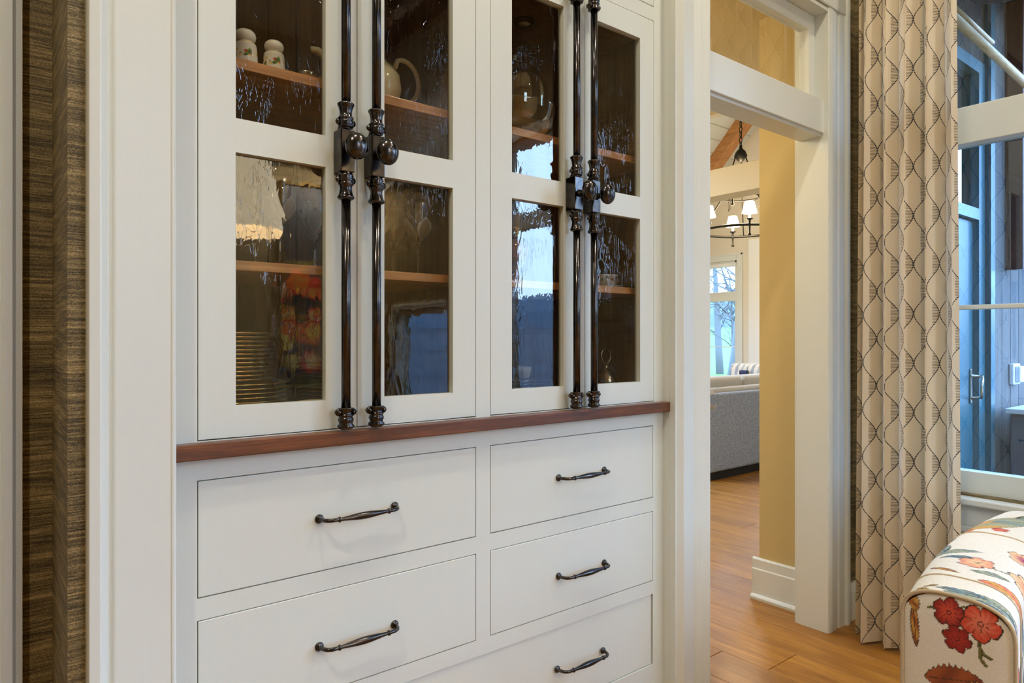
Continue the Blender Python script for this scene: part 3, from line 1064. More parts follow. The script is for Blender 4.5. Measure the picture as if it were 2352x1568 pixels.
# plates
def make_plate(r, h, name, label, group):
    m = MB()
    m.lathe([(0.0001, 0.0), (r * 0.55, 0.0), (r * 0.60, 0.002), (r * 0.97, h - 0.0016), (r * 0.97, h), (r * 0.60, 0.0040), (0.0001, 0.0035)], (0, 0, 0), 40)
    o = m.build(name, M['plate'], None, local=True)
    g = MB().lathe([(r * 0.965, h - 0.0022), (r, h - 0.0018), (r * 1.006, h - 0.0006), (r, h + 0.0006), (r * 0.965, h + 0.0002), (r * 0.965, h - 0.0022)], (0, 0, 0), 40)
    g.build('gold_rim', M['gold'], o, local=True)
    return tag(o, label, 'plate', group)
ORD = ['lowest', 'second', 'third', 'fourth', 'fifth', 'sixth', 'seventh', 'eighth', 'ninth', 'tenth', 'eleventh', 'twelfth', 'thirteenth']
def stack(first, x, y, z, n, step, what, where):
    for i in range(n):
        place = 'topmost' if i == n - 1 else ('lowest' if i == 0 else ORD[i] + ' from below')
        label = '%s, %s %s' % (what, place, where)
        jit = (random.uniform(-0.0015, 0.0015), random.uniform(-0.0015, 0.0015))
        loc = (x + jit[0], y + jit[1], z + i * step)
        if i == 0 and not first.get('used'):
            first['used'] = 1
            first.location = loc
            if label:
                first['label'] = label
        else:
            dup(first, None, loc, label)
dinner = make_plate(0.132, 0.0090, 'dinner_plate', 'large gold-rimmed plate at the bottom of the tall left stack', 'large plates of the tall left stack')
salad = make_plate(0.100, 0.0088, 'salad_plate', 'small gold-rimmed plate in the upper part of the tall left stack', 'small plates of the tall left stack')
salad2 = make_plate(0.096, 0.0088, 'salad_plate', 'gold-rimmed plate in the lower stack behind the middle door stiles', 'plates of the lower right stack')
stack(dinner, 0.485, 0.255, Z_IN0 + 0.0005, 9, 0.0098, 'large gold-rimmed plate', 'of the large ones in the tall left stack')
stack(salad, 0.478, 0.255, Z_IN0 + 0.0005 + 9 * 0.0098, 12, 0.0096, 'small gold-rimmed plate', 'of the small ones in the tall left stack')
stack(salad2, 0.762, 0.300, Z_IN0 + 0.0005, 13, 0.0096, 'gold-rimmed plate', 'in the plate stack behind the middle door stiles')
# bowl resting on the big plates' side : gold rimmed bowl between the stacks
bwl = MB().lathe([(0.0001, 0), (0.022, 0), (0.024, 0.004), (0.040, 0.020), (0.050, 0.042), (0.0485, 0.042), (0.038, 0.021), (0.0001, 0.007)], (0.648, 0.135, Z_IN0 + 0.0005), 32)
bo = bwl.build('bowl', M['plate'])
tag(bo, 'small gold-edged bowl on the cabinet floor between the plate stacks', 'bowl')

# wine glasses
def wine_glass():
    root = thing('wine_glass', 'x', 'glass', (0, 0, 0), 'wine glasses on the lower shelf')
    MB().lathe([(0.0001, 0.0), (0.033, 0.0), (0.033, 0.0015), (0.012, 0.006), (0.0055, 0.014), (0.0045, 0.05), (0.0052, 0.080), (0.0001, 0.082)], (0, 0, 0), 20).build('stem', M['crystal'], root, local=True)
    MB().ball((0, 0, 0.090), 0.0125, 14, 8, 1, 1, 0.75).build('knop', M['crystal'], root, local=True)
    MB().lathe_open([(0.004, 0.098), (0.018, 0.106), (0.028, 0.122), (0.034, 0.150), (0.039, 0.185), (0.046, 0.220), (0.0452, 0.2205), (0.0382, 0.185), (0.0330, 0.150)], (0, 0, 0), 24).build('bowl', M['crystal'], root, local=True)
    for k in range(4):
        a = k * PI / 2 + 0.4
        rows = []
        for i in range(9):
            q = i / 8
            r = 0.006 + 0.0285 * min(1.0, q * 1.7) ** 0.7 + 0.004 * q
            z = 0.098 + 0.060 * q
            wdt = 0.62 * math.sin(PI * (0.12 + 0.88 * q)) ** 0.8
            rows.append([((r + 0.0012) * math.cos(a + wdt * s), (r + 0.0012) * math.sin(a + wdt * s), z) for s in (-1, -0.5, 0, 0.5, 1)])
        pm = MB().grid(rows)
        bmesh.ops.solidify(pm.bm, geom=pm.bm.faces[:], thickness=0.0012)
        pm.build('frosted_petal', M['frost'], root, local=True)
    return root
g0 = wine_glass()
SH = LOWER_SHELF[1] + 0.0004
spots = [(0.566, 0.165, 'wine glass standing at the front left of the lower shelf'),
         (0.558, 0.315, 'wine glass behind the front left wine glass'),
         (0.470, 0.270, 'wine glass at the far left end of the lower shelf'),
         (0.686, 0.255, 'frosted wine glass beside the left pair of long bronze bolts'),
         (0.956, 0.200, 'wine glass nearest the right end of the left cabinet shelf'),
         (0.950, 0.330, 'wine glass behind the rightmost wine glass'),
         (0.850, 0.240, 'wine glass half hidden by the right door stile near the bolts')]
for i, (gx, gy, lb) in enumerate(spots):
    o = g0 if i == 0 else dup(g0, None, None, lb, 0.3 * i)
    o['label'] = lb
    o.location = (gx, gy, SH)

# lidded jars on the upper shelf
SU = UPPER_SHELF[1] + 0.0004
def jar_print(co):
    n = len(co)
    base = np.tile(np.array([[0.70, 0.68, 0.62]]), (n, 1))
    ang = np.arctan2(co[:, 1], co[:, 0])
    z = co[:, 2]
    rs = np.random.RandomState(3)
    cols = [(0.75, 0.25, 0.05), (0.12, 0.22, 0.04), (0.70, 0.45, 0.05), (0.05, 0.12, 0.05), (0.45, 0.04, 0.03), (0.15, 0.3, 0.06)]
    for k in range(46):
        a0 = rs.uniform(-PI, PI)
        z0 = 0.010 + rs.uniform(0.0, 0.016)
        d = np.hypot(((ang - a0 + PI) % (2 * PI) - PI) * 0.022, z - z0)
        base[d < rs.uniform(0.0018, 0.0042)] = cols[k % 6]
    return base
def jar(x, y, s, label):
    root = thing('lidded_jar', label, 'jar', (x, y, SU), 'flowered porcelain jars')
    pr = [(0.0001, 0), (0.0232, 0.0), (0.0240, 0.002)] + [(0.0240 - 0.0030 * i / 16, 0.002 + 0.034 * i / 16) for i in range(1, 17)] + [(0.0190, 0.0400), (0.0165, 0.0425), (0.0001, 0.0425)]
    b = MB().lathe([(r * s, h * s) for r, h in pr], (0, 0, 0), 64).build('body', M['jarprint'], root, local=True)
    vcol(b.data, jar_print)
    MB().lathe([(r * s, h * s) for r, h in [(0.0185, 0.0385), (0.0198, 0.0395), (0.0190, 0.0408), (0.0175, 0.0412)]], (0, 0, 0), 32).build('gilt_band', M['gold'], root, local=True)
    MB().lathe([(r * s, h * s) for r, h in [(0.0001, 0.0426), (0.0150, 0.0426), (0.0190, 0.048), (0.0205, 0.054), (0.0190, 0.060), (0.0150, 0.0645), (0.0070, 0.0672), (0.0001, 0.0678)]], (0, 0, 0), 32).build('lid', M['ceramic'], root, local=True)
jar(0.474, 0.118, 1.12, 'white porcelain jar with an orange flower at the upper left corner')
jar(0.538, 0.122, 1.04, 'white porcelain jar with red and green flowers beside the teapot spout')

# teapot
tp = thing('teapot', 'cream teapot with looped handle on the upper left shelf', 'teapot', (0.845, 0.235, SU))
MB().lathe([(0.0001, 0), (0.045, 0.0), (0.048, 0.006), (0.062, 0.030), (0.070, 0.065), (0.066, 0.100), (0.048, 0.125), (0.034, 0.133), (0.0001, 0.134)], (0, 0, 0), 36).build('body', M['cream_ceramic'], tp, local=True)
MB().lathe([(0.034, 0.134), (0.030, 0.142), (0.012, 0.150), (0.008, 0.156), (0.012, 0.164), (0.008, 0.170), (0.0001, 0.171)], (0, 0, 0), 28).build('lid', M['cream_ceramic'], tp, local=True)
MB().tube([(-0.055, 0, 0.040), (-0.090, 0, 0.055), (-0.118, 0, 0.085), (-0.135, 0, 0.112), (-0.158, 0, 0.126), (-0.176, 0, 0.124)], [0.020, 0.016, 0.013, 0.0105, 0.009, 0.008], 14).build('spout', M['cream_ceramic'], tp, local=True)
hp = []
for i in range(17):
    a = PI * 0.62 - i / 16 * PI * 1.28
    hp.append((0.085 + 0.048 * math.cos(a), 0, 0.104 + 0.058 * math.sin(a)))
hp = [(0.060, 0, 0.135)] + hp + [(0.070, 0, 0.030)]
MB().tube(hp, 0.0068, 12).build('handle', M['cream_ceramic'], tp, local=True)
# leaf shaped dish near the teapot spout
ld = MB()
ld.lathe([(0.0001, 0), (0.014, 0), (0.020, 0.004), (0.030, 0.014), (0.0285, 0.0145), (0.018, 0.006), (0.0001, 0.003)], (0.618, 0.125, SU), 24, sx=1.0)
tag(ld.build('trinket_dish', M['silver']), 'small dark trinket dish on the upper left shelf right of the jars', 'dish')

# glass cake dome on a stand (right cabinet, upper shelf)
cd = thing('covered_dish', 'clear glass bowl with domed glass cover on the upper right shelf', 'covered dish', (1.338, 0.262, SU))
MB().lathe_open([(0.0001, 0.0005), (0.055, 0.0005), (0.058, 0.008), (0.050, 0.012), (0.075, 0.024), (0.110, 0.048), (0.130, 0.082), (0.136, 0.112), (0.140, 0.118), (0.136, 0.119), (0.126, 0.084), (0.106, 0.052), (0.072, 0.029), (0.0001, 0.022)], (0, 0, 0), 48).build('bowl', M['crystal'], cd, local=True)
MB().lathe_open([(0.108, 0.112), (0.110, 0.150), (0.108, 0.185), (0.096, 0.222), (0.070, 0.248), (0.035, 0.262), (0.012, 0.266), (0.008, 0.270), (0.012, 0.278), (0.016, 0.288), (0.010, 0.297), (0.0001, 0.300)], (0, 0, 0), 48).build('dome', M['crystal'], cd, local=True)
# oil lamp with amber font (right cabinet, lower shelf)
ol = thing('oil_lamp', 'amber glass oil lamp with brass burner and chimney on the right lower shelf', 'oil lamp', (1.300, 0.205, SH))
MB().lathe([(0.0001, 0), (0.040, 0), (0.040, 0.008), (0.022, 0.016), (0.013, 0.030), (0.012, 0.044), (0.022, 0.052), (0.012, 0.056), (0.0001, 0.056)], (0, 0, 0), 28).build('base', M['amber'], ol, local=True)
MB().ball((0, 0, 0.095), 0.042, 24, 14).build('font', M['amber'], ol, local=True)
MB().lathe([(0.012, 0.135), (0.020, 0.139), (0.020, 0.150), (0.015, 0.154), (0.022, 0.160), (0.022, 0.170), (0.0001, 0.170)], (0, 0, 0), 24).build('burner', M['brass'], ol, local=True)
MB().lathe_open([(0.019, 0.170), (0.026, 0.195), (0.030, 0.215), (0.024, 0.250), (0.017, 0.290), (0.0165, 0.375)], (0, 0, 0), 24).build('chimney', M['crystal'], ol, local=True)

# tea cup on a saucer
cup = thing('tea_cup', 'white tea cup with a green leaf border near the right end of the lower shelf', 'cup', (1.688, 0.200, SH + 0.0082))
cb = MB()
cb.lathe([(0.0001, 0.0), (0.022, 0.0), (0.030, 0.003)] + [(0.036 + 0.004 * i / 10, 0.007 + 0.033 * i / 10) for i in range(11)] + [(0.0385, 0.040), (0.034, 0.008), (0.0001, 0.004)], (0, 0, 0), 72)
cbo = cb.build('body', M['jarprint'], cup, local=True)
def cup_print(co):
    n = len(co)
    base = np.tile(np.array([[0.74, 0.70, 0.58]]), (n, 1))
    ang = np.arctan2(co[:, 1], co[:, 0])
    z = co[:, 2]
    out = np.hypot(co[:, 0], co[:, 1]) > 0.0355
    for k in range(14):
        a0 = -PI + k * 2 * PI / 14
        d = np.hypot(((ang - a0 + PI) % (2 * PI) - PI) * 0.038, (z - 0.027 - 0.004 * (-1) ** k) * 1.0)
        base[(d < 0.0052) & out] = [(0.08, 0.2, 0.06), (0.35, 0.03, 0.06)][k % 3 == 0]
    return base
vcol(cbo.data, cup_print)
MB().tube([(0.036, 0, 0.034), (0.052, 0, 0.034), (0.058, 0, 0.022), (0.048, 0, 0.012), (0.036, 0, 0.012)], 0.003, 8).build('handle', M['ceramic'], cup, local=True)
sc_ = MB().lathe([(0.0001, 0), (0.030, 0), (0.034, 0.002), (0.062, 0.0095), (0.061, 0.011), (0.034, 0.0045), (0.0001, 0.0035)], (1.688, 0.200, SH), 40)
tag(sc_.build('saucer', M['ceramic']), 'white saucer under the leaf-bordered tea cup', 'saucer')

# silver bell with loop handle and fringe
bl = thing('hand_bell', 'silver bell with open loop handle at the bottom of the right cabinet', 'bell', (1.672, 0.185, Z_IN0 + 0.0004))
MB().lathe([(0.034, 0.0), (0.034, 0.030), (0.033, 0.040), (0.030, 0.041)], (0, 0, 0), 36).build('skirt', M['ceramic'], bl, local=True)
for k in range(22):
    a = 2 * PI * k / 22
    MB().tube([(0.0345 * math.cos(a), 0.0345 * math.sin(a), 0.001), (0.0345 * math.cos(a), 0.0345 * math.sin(a), 0.040)], 0.0024, 6).build('rib', M['ceramic'], bl, local=True)
MB().lathe([(0.037, 0.040), (0.038, 0.044), (0.034, 0.060), (0.024, 0.078), (0.010, 0.088), (0.0055, 0.092), (0.0085, 0.097), (0.0055, 0.102), (0.0001, 0.103)], (0, 0, 0), 36).build('cap', M['silver'], bl, local=True)
lp = [(0.0215 * math.sin(2 * PI * i / 24) * (1.0 - 0.25 * math.cos(2 * PI * i / 24)), 0, 0.128 - 0.026 * math.cos(2 * PI * i / 24)) for i in range(24)]
MB().tube(lp, 0.0032, 10, closed=True).build('loop_handle', M['silver'], bl, local=True)

# glass plates and two cups at the bottom of the right cabinet
gp = MB().lathe([(0.0001, 0), (0.060, 0), (0.064, 0.003), (0.115, 0.0085), (0.115, 0.0093), (0.062, 0.0045), (0.0001, 0.004)], (0, 0, 0), 40).build('glass_plate', M['crystal'], None, local=True)
tag(gp, 'clear glass plate in the stack at the bottom of the right cabinet', 'plate', 'glass plates stacked in the right cabinet')
stack(gp, 1.315, 0.225, Z_IN0 + 0.0005, 7, 0.0096, 'clear glass plate', 'in the stack at the bottom of the right cabinet')
ztop = Z_IN0 + 0.0005 + 7 * 0.0096
def small_cup(x, y, mat, label):
    o = MB().lathe([(0.0001, 0), (0.016, 0), (0.018, 0.003), (0.024, 0.018), (0.026, 0.036), (0.0245, 0.036), (0.021, 0.018), (0.0001, 0.006)], (x, y, ztop), 28)
    oo = o.build('egg_cup', mat)
    tag(oo, label, 'cup')
small_cup(1.268, 0.205, M['bluecup'], 'dark blue cup standing on the glass plates')
small_cup(1.338, 0.215, M['ceramic'], 'white cup standing on the glass plates beside the blue one')

# ================================================================== CURTAIN
def curtain():
    n, m = 150, 120
    y_l, y_r = -0.085, -0.455
    nf = 5.0
    me = bpy.data.meshes.new('curtain_panel')
    verts, uvs = [], []
    ztop, zbot = 2.85, 0.012
    for j in range(m + 1):
        q = j / m
        z = zbot + (ztop - zbot) * q
        arc = 0.0
        prev = None
        for i in range(n + 1):
            tt = i / n
            low = 1 - q
            wid = 1.0 + 0.10 * low
            ph = 2 * PI * nf * (tt + 0.012 * math.sin(5 * tt * PI + 1.0) + 0.006 * low * math.sin(11 * tt + 2))
            amp = (0.038 + 0.014 * math.sin(3.1 * tt * PI + 0.6)) * (0.60 + 0.40 * min(1.0, (1 - q) * 4.0)) * (1 + 0.25 * low)
            yy = y_l + (y_r - y_l) * tt * wid + 0.012 * low
            yy += 0.014 * math.sin(2 * ph) * -0.55
            xx = 2.875 - 0.02 * low + amp * math.sin(ph) + 0.01 * math.sin(2.3 * tt * PI + 1.5 * q)
            p = (xx, yy, z)
            if prev is not None:
                arc += math.hypot(xx - prev[0], yy - prev[1])
            prev = p
            verts.append(p)
            uvs.append((arc, z))
    W = n + 1
    faces = [(j * W + i, j * W + i + 1, (j + 1) * W + i + 1, (j + 1) * W + i) for j in range(m) for i in range(n)]
    me.from_pydata(verts, [], faces)
    uvl = me.uv_layers.new(name='UVMap')
    # constant arc length per column keeps the embroidery upright
    ref = [uvs[(m // 3) * W + i][0] for i in range(W)]
    for poly in me.polygons:
        for li in poly.loop_indices:
            vi = me.loops[li].vertex_index
            uvl.data[li].uv = (ref[vi % W], uvs[vi][1])
    for p in me.polygons:
        p.use_smooth = True
    o = mesh_obj('curtain_panel', me, M['curtain'])
    return tag(o, 'long beige curtain embroidered with dark interlacing ogee lines beside the window', 'curtain')
cur = curtain()

# ================================================================== FLORAL ARMCHAIR
class Print:
    """flat textile print evaluated per vertex in metres (a, b)"""
    def __init__(self, base):
        self.base = np.array(base)
        self.items = []
    def flower(self, a, b, r, inner, outer, n=5, rot=0.0, sq=1.0, line=(0.04, 0.015, 0.01)):
        self.items.append(('f', a, b, r, np.array(inner), np.array(outer), n, rot, sq, np.array(line)))
    def leaf(self, a, b, ln, wd, rot, c1, c2, line=(0.05, 0.035, 0.02), saw=0):
        self.items.append(('l', a, b, ln, wd, rot, np.array(c1), np.array(c2), np.array(line), saw))
    def stroke(self, pts, w, col):
        self.items.append(('s', pts, w, np.array(col)))
    def __call__(self, A, B):
        out = np.tile(self.base, (len(A), 1)).astype(float)
        for it in self.items:
            if it[0] == 'f':
                _, a, b, r, inner, outer, n, rot, sq, line = it
                dx, dy = (A - a), (B - b) / sq
                near = (np.abs(dx) < r * 1.3) & (np.abs(dy) < r * 1.3)
                if not near.any():
                    continue
                dx, dy = dx[near], dy[near]
                d = np.hypot(dx, dy)
                th = np.arctan2(dy, dx) - rot
                lob = np.abs(np.cos(th * n / 2))
                R = r * (0.70 + 0.30 * lob ** 0.55 + 0.03 * np.sin(th * 9 + rot * 7))
                q = np.clip(d / R, 0, 1)
                mixv = np.clip((q - 0.25) / 0.6 + 0.25 * np.sin(th * 13 + d * 300), 0, 1)[:, None]
                col = inner * (1 - mixv) + outer * mixv
                cur_ = out[near]
                ins = d < R
                cur_[ins] = col[ins]
                lw = max(0.0011, r * 0.035)
                edge = (np.abs(d - R) < lw)
                cur_[edge] = line
                sepr = (lob < 0.10) & (q > 0.30) & (q < 0.98)
                cur_[sepr] = cur_[sepr] * 0.35 + line * 0.65
                cen = (np.abs(d - r * 0.13) < lw * 0.8)
                cur_[cen] = line
                rad = (np.abs(np.sin(th * n / 2)) < 0.06) & (q > 0.16) & (q < 0.45)
                cur_[rad] = line
                out[near] = cur_
            elif it[0] == 'l':
                _, a, b, ln, wd, rot, c1, c2, line, saw = it
                c, s = math.cos(rot), math.sin(rot)
                u = ((A - a) * c + (B - b) * s) / ln
                v = (-(A - a) * s + (B - b) * c)
                near = (np.abs(u) < 1.1) & (np.abs(v) < wd * 1.5)
                if not near.any():
                    continue
                u, v = u[near], v[near]
                W = wd * np.clip(1 - u * u, 0, 1) ** 0.8
                if saw:
                    W = W * (0.72 + 0.28 * np.abs(((u * saw) % 1.0) * 2 - 1))
                cur_ = out[near]
                ins = (np.abs(v) < W) & (np.abs(u) < 1)
                mixv = np.clip(0.5 + 0.9 * np.sin(u * 6 + v / wd * 3) * 0.6, 0, 1)[:, None]
                col = c1 * (1 - mixv) + c2 * mixv
                cur_[ins] = col[ins]
                cur_[(np.abs(np.abs(v) - W) < 0.0011) & (np.abs(u) < 1)] = line
                cur_[(np.abs(v) < 0.0009) & (np.abs(u) < 0.85)] = line
                out[near] = cur_
            else:
                _, pts, w, col = it
                for (p, q) in zip(pts[:-1], pts[1:]):
                    ax, ay = p
                    bx, by = q
                    L2 = (bx - ax) ** 2 + (by - ay) ** 2 + 1e-12
                    t_ = np.clip(((A - ax) * (bx - ax) + (B - ay) * (by - ay)) / L2, 0, 1)
                    d = np.hypot(A - ax - t_ * (bx - ax), B - ay - t_ * (by - ay))
                    out[d < w] = col
                    out[(d >= w) & (d < w + 0.0009)] = (0.05, 0.04, 0.02)
        return out

LINEN = (0.78, 0.75, 0.67)
RED, DRED = (0.62, 0.07, 0.035), (0.27, 0.018, 0.012)
CORAL, SALMON, PEACH = (0.75, 0.20, 0.12), (0.80, 0.32, 0.20), (0.82, 0.55, 0.30)
TEAL, BLUE, SAGE, OLIVE = (0.22, 0.30, 0.28), (0.05, 0.14, 0.24), (0.36, 0.38, 0.25), (0.16, 0.15, 0.04)
RUST, OCHRE, PLUM = (0.35, 0.09, 0.025), (0.62, 0.34, 0.06), (0.42, 0.05, 0.14)

front_print = Print(LINEN)
front_print.leaf(-0.835, 0.485, 0.060, 0.034, -0.25, RUST, (0.22, 0.05, 0.015), saw=5)
front_print.leaf(-0.885, 0.470, 0.040, 0.030, -0.6, RUST, OCHRE, saw=4)
front_print.leaf(-0.756, 0.580, 0.050, 0.010, 1.5, OCHRE, RUST, saw=6)
front_print.leaf(-0.752, 0.632, 0.022, 0.014, 1.2, RUST, OCHRE, saw=3)
front_print.stroke([(-0.803, 0.628), (-0.790, 0.632), (-0.784, 0.628)], 0.0016, OLIVE)
front_print.stroke([(-0.882, 0.600), (-0.884, 0.575), (-0.893, 0.560), (-0.906, 0.556)], 0.0026, OLIVE)
front_print.stroke([(-0.886, 0.570), (-0.886, 0.550), (-0.896, 0.538)], 0.0030, OLIVE)
front_print.stroke([(-0.850, 0.648), (-0.870, 0.655)], 0.0014, OLIVE)
front_print.flower(-0.826, 0.6295, 0.0330, RED, DRED, 5, 0.5)
front_print.flower(-0.8420, 0.5770, 0.0290, (0.45, 0.03, 0.02), DRED, 6, 0.2)
front_print.flower(-0.8865, 0.6230, 0.0390, CORAL, RED, 5, 0.9)
for k in range(14):
    front_print.flower(-0.78 - 0.16 * random.random(), 0.06 + 0.34 * random.random(), 0.02 + 0.02 * random.random(), random.choice((RED, CORAL, PEACH)), random.choice((DRED, RED, SALMON)), 5, random.random() * 3)

top_print = Print(LINEN)
T = top_print
T.leaf(1.735, -0.872, 0.070, 0.022, -1.25, SAGE, TEAL)
T.leaf(1.742, -0.835, 0.050, 0.014, -1.5, (0.10, 0.20, 0.28), TEAL)
T.leaf(1.722, -0.905, 0.050, 0.013, -1.1, BLUE, SAGE)
T.leaf(1.720, -0.765, 0.020, 0.007, 0.9, OCHRE, OLIVE)
T.leaf(1.745, -0.772, 0.016, 0.006, 2.2, OLIVE, OCHRE)
T.leaf(1.885, -0.752, 0.040, 0.007, 1.2, RUST, OCHRE)
T.leaf(1.925, -0.836, 0.040, 0.014, -1.2, SAGE, TEAL)
T.leaf(1.865, -0.885, 0.055, 0.020, -1.35, OCHRE, CORAL)
T.leaf(2.055, -0.700, 0.075, 0.020, -1.15, TEAL, SAGE)
T.leaf(2.115, -0.672, 0.060, 0.016, 0.35, SAGE, BLUE)
T.leaf(2.010, -0.745, 0.045, 0.013, -1.3, BLUE, TEAL)
T.flower(1.985, -0.790, 0.046, PEACH, SALMON, 6, 0.3, 0.85)
T.flower(2.005, -0.905, 0.055, CORAL, PEACH, 6, 0.7, 0.9)
T.flower(2.155, -0.850, 0.048, PLUM, PEACH, 5, 0.1, 0.8)
T.stroke([(1.970, -0.835), (1.985, -0.860)], 0.003, SAGE)
T.leaf(1.905, -0.960, 0.050, 0.020, -1.3, TEAL, BLUE)
T.leaf(2.44, -0.70, 0.13, 0.055, -0.5, SAGE, OCHRE)
T.leaf(2.52, -0.79, 0.13, 0.050, -1.0, SAGE, TEAL)
T.flower(2.36, -0.735, 0.022, CORAL, RED, 5, 0.3)
T.flower(2.33, -0.66, 0.018, CORAL, RED, 5, 0.3)
# band of small florals down the outer face of the arm (beyond y = -0.72)
for k in range(46):
    xx_ = 1.70 + 0.022 * k
    T.flower(xx_, -0.648 + 0.05 * random.random(), 0.012 + 0.012 * random.random(), random.choice((RED, CORAL, OCHRE, PLUM)), random.choice((DRED, SALMON, BLUE)), 5, random.random() * 3)
for k in range(26):
    T.flower(1.72 + 0.9 * random.random(), -1.02 - 0.5 * random.random(), 0.035 + 0.03 * random.random(), random.choice((RED, CORAL, OCHRE)), random.choice((DRED, RED, PLUM)), 5, random.random() * 3)
    T.leaf(1.72 + 0.9 * random.random(), -1.0 - 0.5 * random.random(), 0.06, 0.02, random.random() * 6, random.choice((OLIVE, TEAL)), random.choice((SAGE, BLUE)))

chair = thing('armchair', 'armchair in cream linen printed with red and coral flowers, in front of the window', 'armchair', (2.2, -1.2, 0.0))
def arm_center(xq):
    # plan curve of the arm: bows outward, then closes toward the back
    q = (xq - 1.70) / 0.95
    return -0.838 + 0.100 * math.sin(min(1.0, max(0.0, q)) * PI * 0.62)
def arm_top(xq):
    q = (xq - 1.70) / 0.95
    return 0.668 + 0.012 * q
def arm_profile(xq, k, n):
    # k from 0 (outer bottom) to n (inner bottom)
    yc, zt = arm_center(xq), arm_top(xq)
    hw = 0.110
    n1, n2 = int(n * 0.36), int(n * 0.30)
    if k <= n1:
        q = k / n1
        return (yc + hw, 0.09 + (zt - 0.075 - 0.09) * q)
    if k <= n1 + n2:
        a = PI * (k - n1) / n2
        ca, sa = math.cos(a), math.sin(a)
        return (yc + hw * math.copysign(abs(ca) ** 0.75, ca), zt - 0.075 + 0.075 * abs(sa) ** 0.75)
    q = (k - n1 - n2) / (n - n1 - n2)
    return (yc - hw, zt - 0.075 - (zt - 0.075 - 0.30) * q)
def top_fn(off):
    def fn(co):
        A = co[:, 0] + off[0]
        B = co[:, 1] + off[1]
        Zc = co[:, 2] + off[2]
        # unfold the sides so that the print runs on over the edges
        yc = np.array([arm_center(v) for v in A])
        zt = np.array([arm_top(v) for v in A])
        Bu = B + np.sign(B - yc) * np.clip(zt - 0.075 - Zc, 0, 1)
        return T(A, Bu)
    return fn
NS, NK = 300, 240
rows = []
for i in range(NS + 1):
    xq = 1.702 + (2.66 - 1.702) * i / NS
    puff = 1.0
    rows.append([(xq, *arm_profile(xq, k, NK)) for k in range(NK + 1)])
armo = MB().grid(rows).build('arm', M['floral'], chair)
vcol(armo.data, top_fn(world_off(chair)))
# front panel of the arm
fr = []
NP = 110
ring = [arm_profile(1.70, k, NK) for k in range(NK + 1)]
yc0, zt0 = arm_center(1.70), arm_top(1.70)
for i in range(NP + 1):
    q = i / NP
    yy = yc0 + 0.108 - 0.216 * q
    # top edge of the rounded arm at this y
    e = abs((yy - yc0) / 0.110)
    ztop_ = zt0 - 0.075 + 0.075 * max(0.0, 1 - min(1.0, e) ** (1 / 0.75 * 1.0 + 0.667)) ** 0.5
    col_ = []
    for j in range(221):
        r_ = j / 220
        z = 0.09 + (ztop_ - 0.09) * r_
        bulge = 0.007 * (1 - (2 * q - 1) ** 6) * (1 - max(0.0, (r_ - 0.9) / 0.1) ** 3)
        col_.append((1.703 - bulge, yy, z))
    fr.append(col_)
fp = MB().grid(fr).build('arm_front', M['floral'], chair)
off = world_off(chair)
vcol(fp.data, lambda co: front_print(co[:, 1] + off[1], co[:, 2] + off[2]))
# piping / seams
def seam(xq, r, name='piping', z0=0.10):
    pts = [(xq, *arm_profile(xq, k, 60)) for k in range(61)]
    o = MB().tube(pts, r, 6).build(name, M['floral'], chair)
    vcol(o.data, lambda co: np.tile(np.array([[0.50, 0.40, 0.26]]), (len(co), 1)))
seam(1.7015, 0.0045)
seam(1.835, 0.0030)
seam(2.295, 0.0030)
def cushion(name, x0, x1, y0, y1, z0, z1, nx=60, ny=60, r=0.05, pw=4.0):
    P = []
    for i in range(nx + 1):
        row = []
        for j in range(ny + 1):
            u, v = 2 * i / nx - 1, 2 * j / ny - 1
            h = (max(0, 1 - abs(u) ** pw) ** (1 / pw)) * (max(0, 1 - abs(v) ** pw) ** (1 / pw))
            row.append((x0 + (x1 - x0) * i / nx, y0 + (y1 - y0) * j / ny, z0 + (z1 - z0) * h))
        P.append(row)
    m = MB().grid(P)
    m.box(x0 + 0.005, x1 - 0.005, y0 + 0.005, y1 - 0.005, z0 - 0.11, z0 + 0.002)
    return m
so = cushion('seat_cushion', 1.66, 2.45, -1.50, -0.955, 0.42, 0.49, 160, 120).build('seat_cushion', M['floral'], chair)
vcol(so.data, lambda co: T(co[:, 0] + off[0], co[:, 1] + off[1]))
bk = MB()
P = []
for i in range(61):
    a = i / 60
    yy = -0.68 - 1.04 * a
    col_ = []
    for j in range(61):
        b_ = j / 60 * PI
        col_.append((2.56 - 0.10 * math.cos(b_) + 0.0, yy, 0.12 + (0.55 + 0.10 * math.sin(PI * a)) * (math.sin(b_) ** 0.4 if 0 < j < 60 else 0)))
    P.append(col_)
bko = bk.grid(P).build('back', M['floral'], chair)
vcol(bko.data, lambda co: T(co[:, 0] + off[0], co[:, 1] + off[1]))
arm2 = armo.copy(); COL.objects.link(arm2); arm2.parent = chair
arm2.scale = (1, -1, 1); arm2.location = (0, -0.055, 0)
for (lx, ly) in ((1.76, -0.80), (1.76, -1.70), (2.58, -0.80), (2.58, -1.70)):
    MB().lathe([(0.016, 0.0), (0.024, 0.09)], (lx, ly, 0), 12).build('leg', M['dtimber'], chair)
bsm = MB().box(1.74, 2.56, -1.62, -0.86, 0.09, 0.31).build('seat_base', M['floral'], chair)
vcol(bsm.data, lambda co: np.tile(np.array([LINEN]), (len(co), 1)))

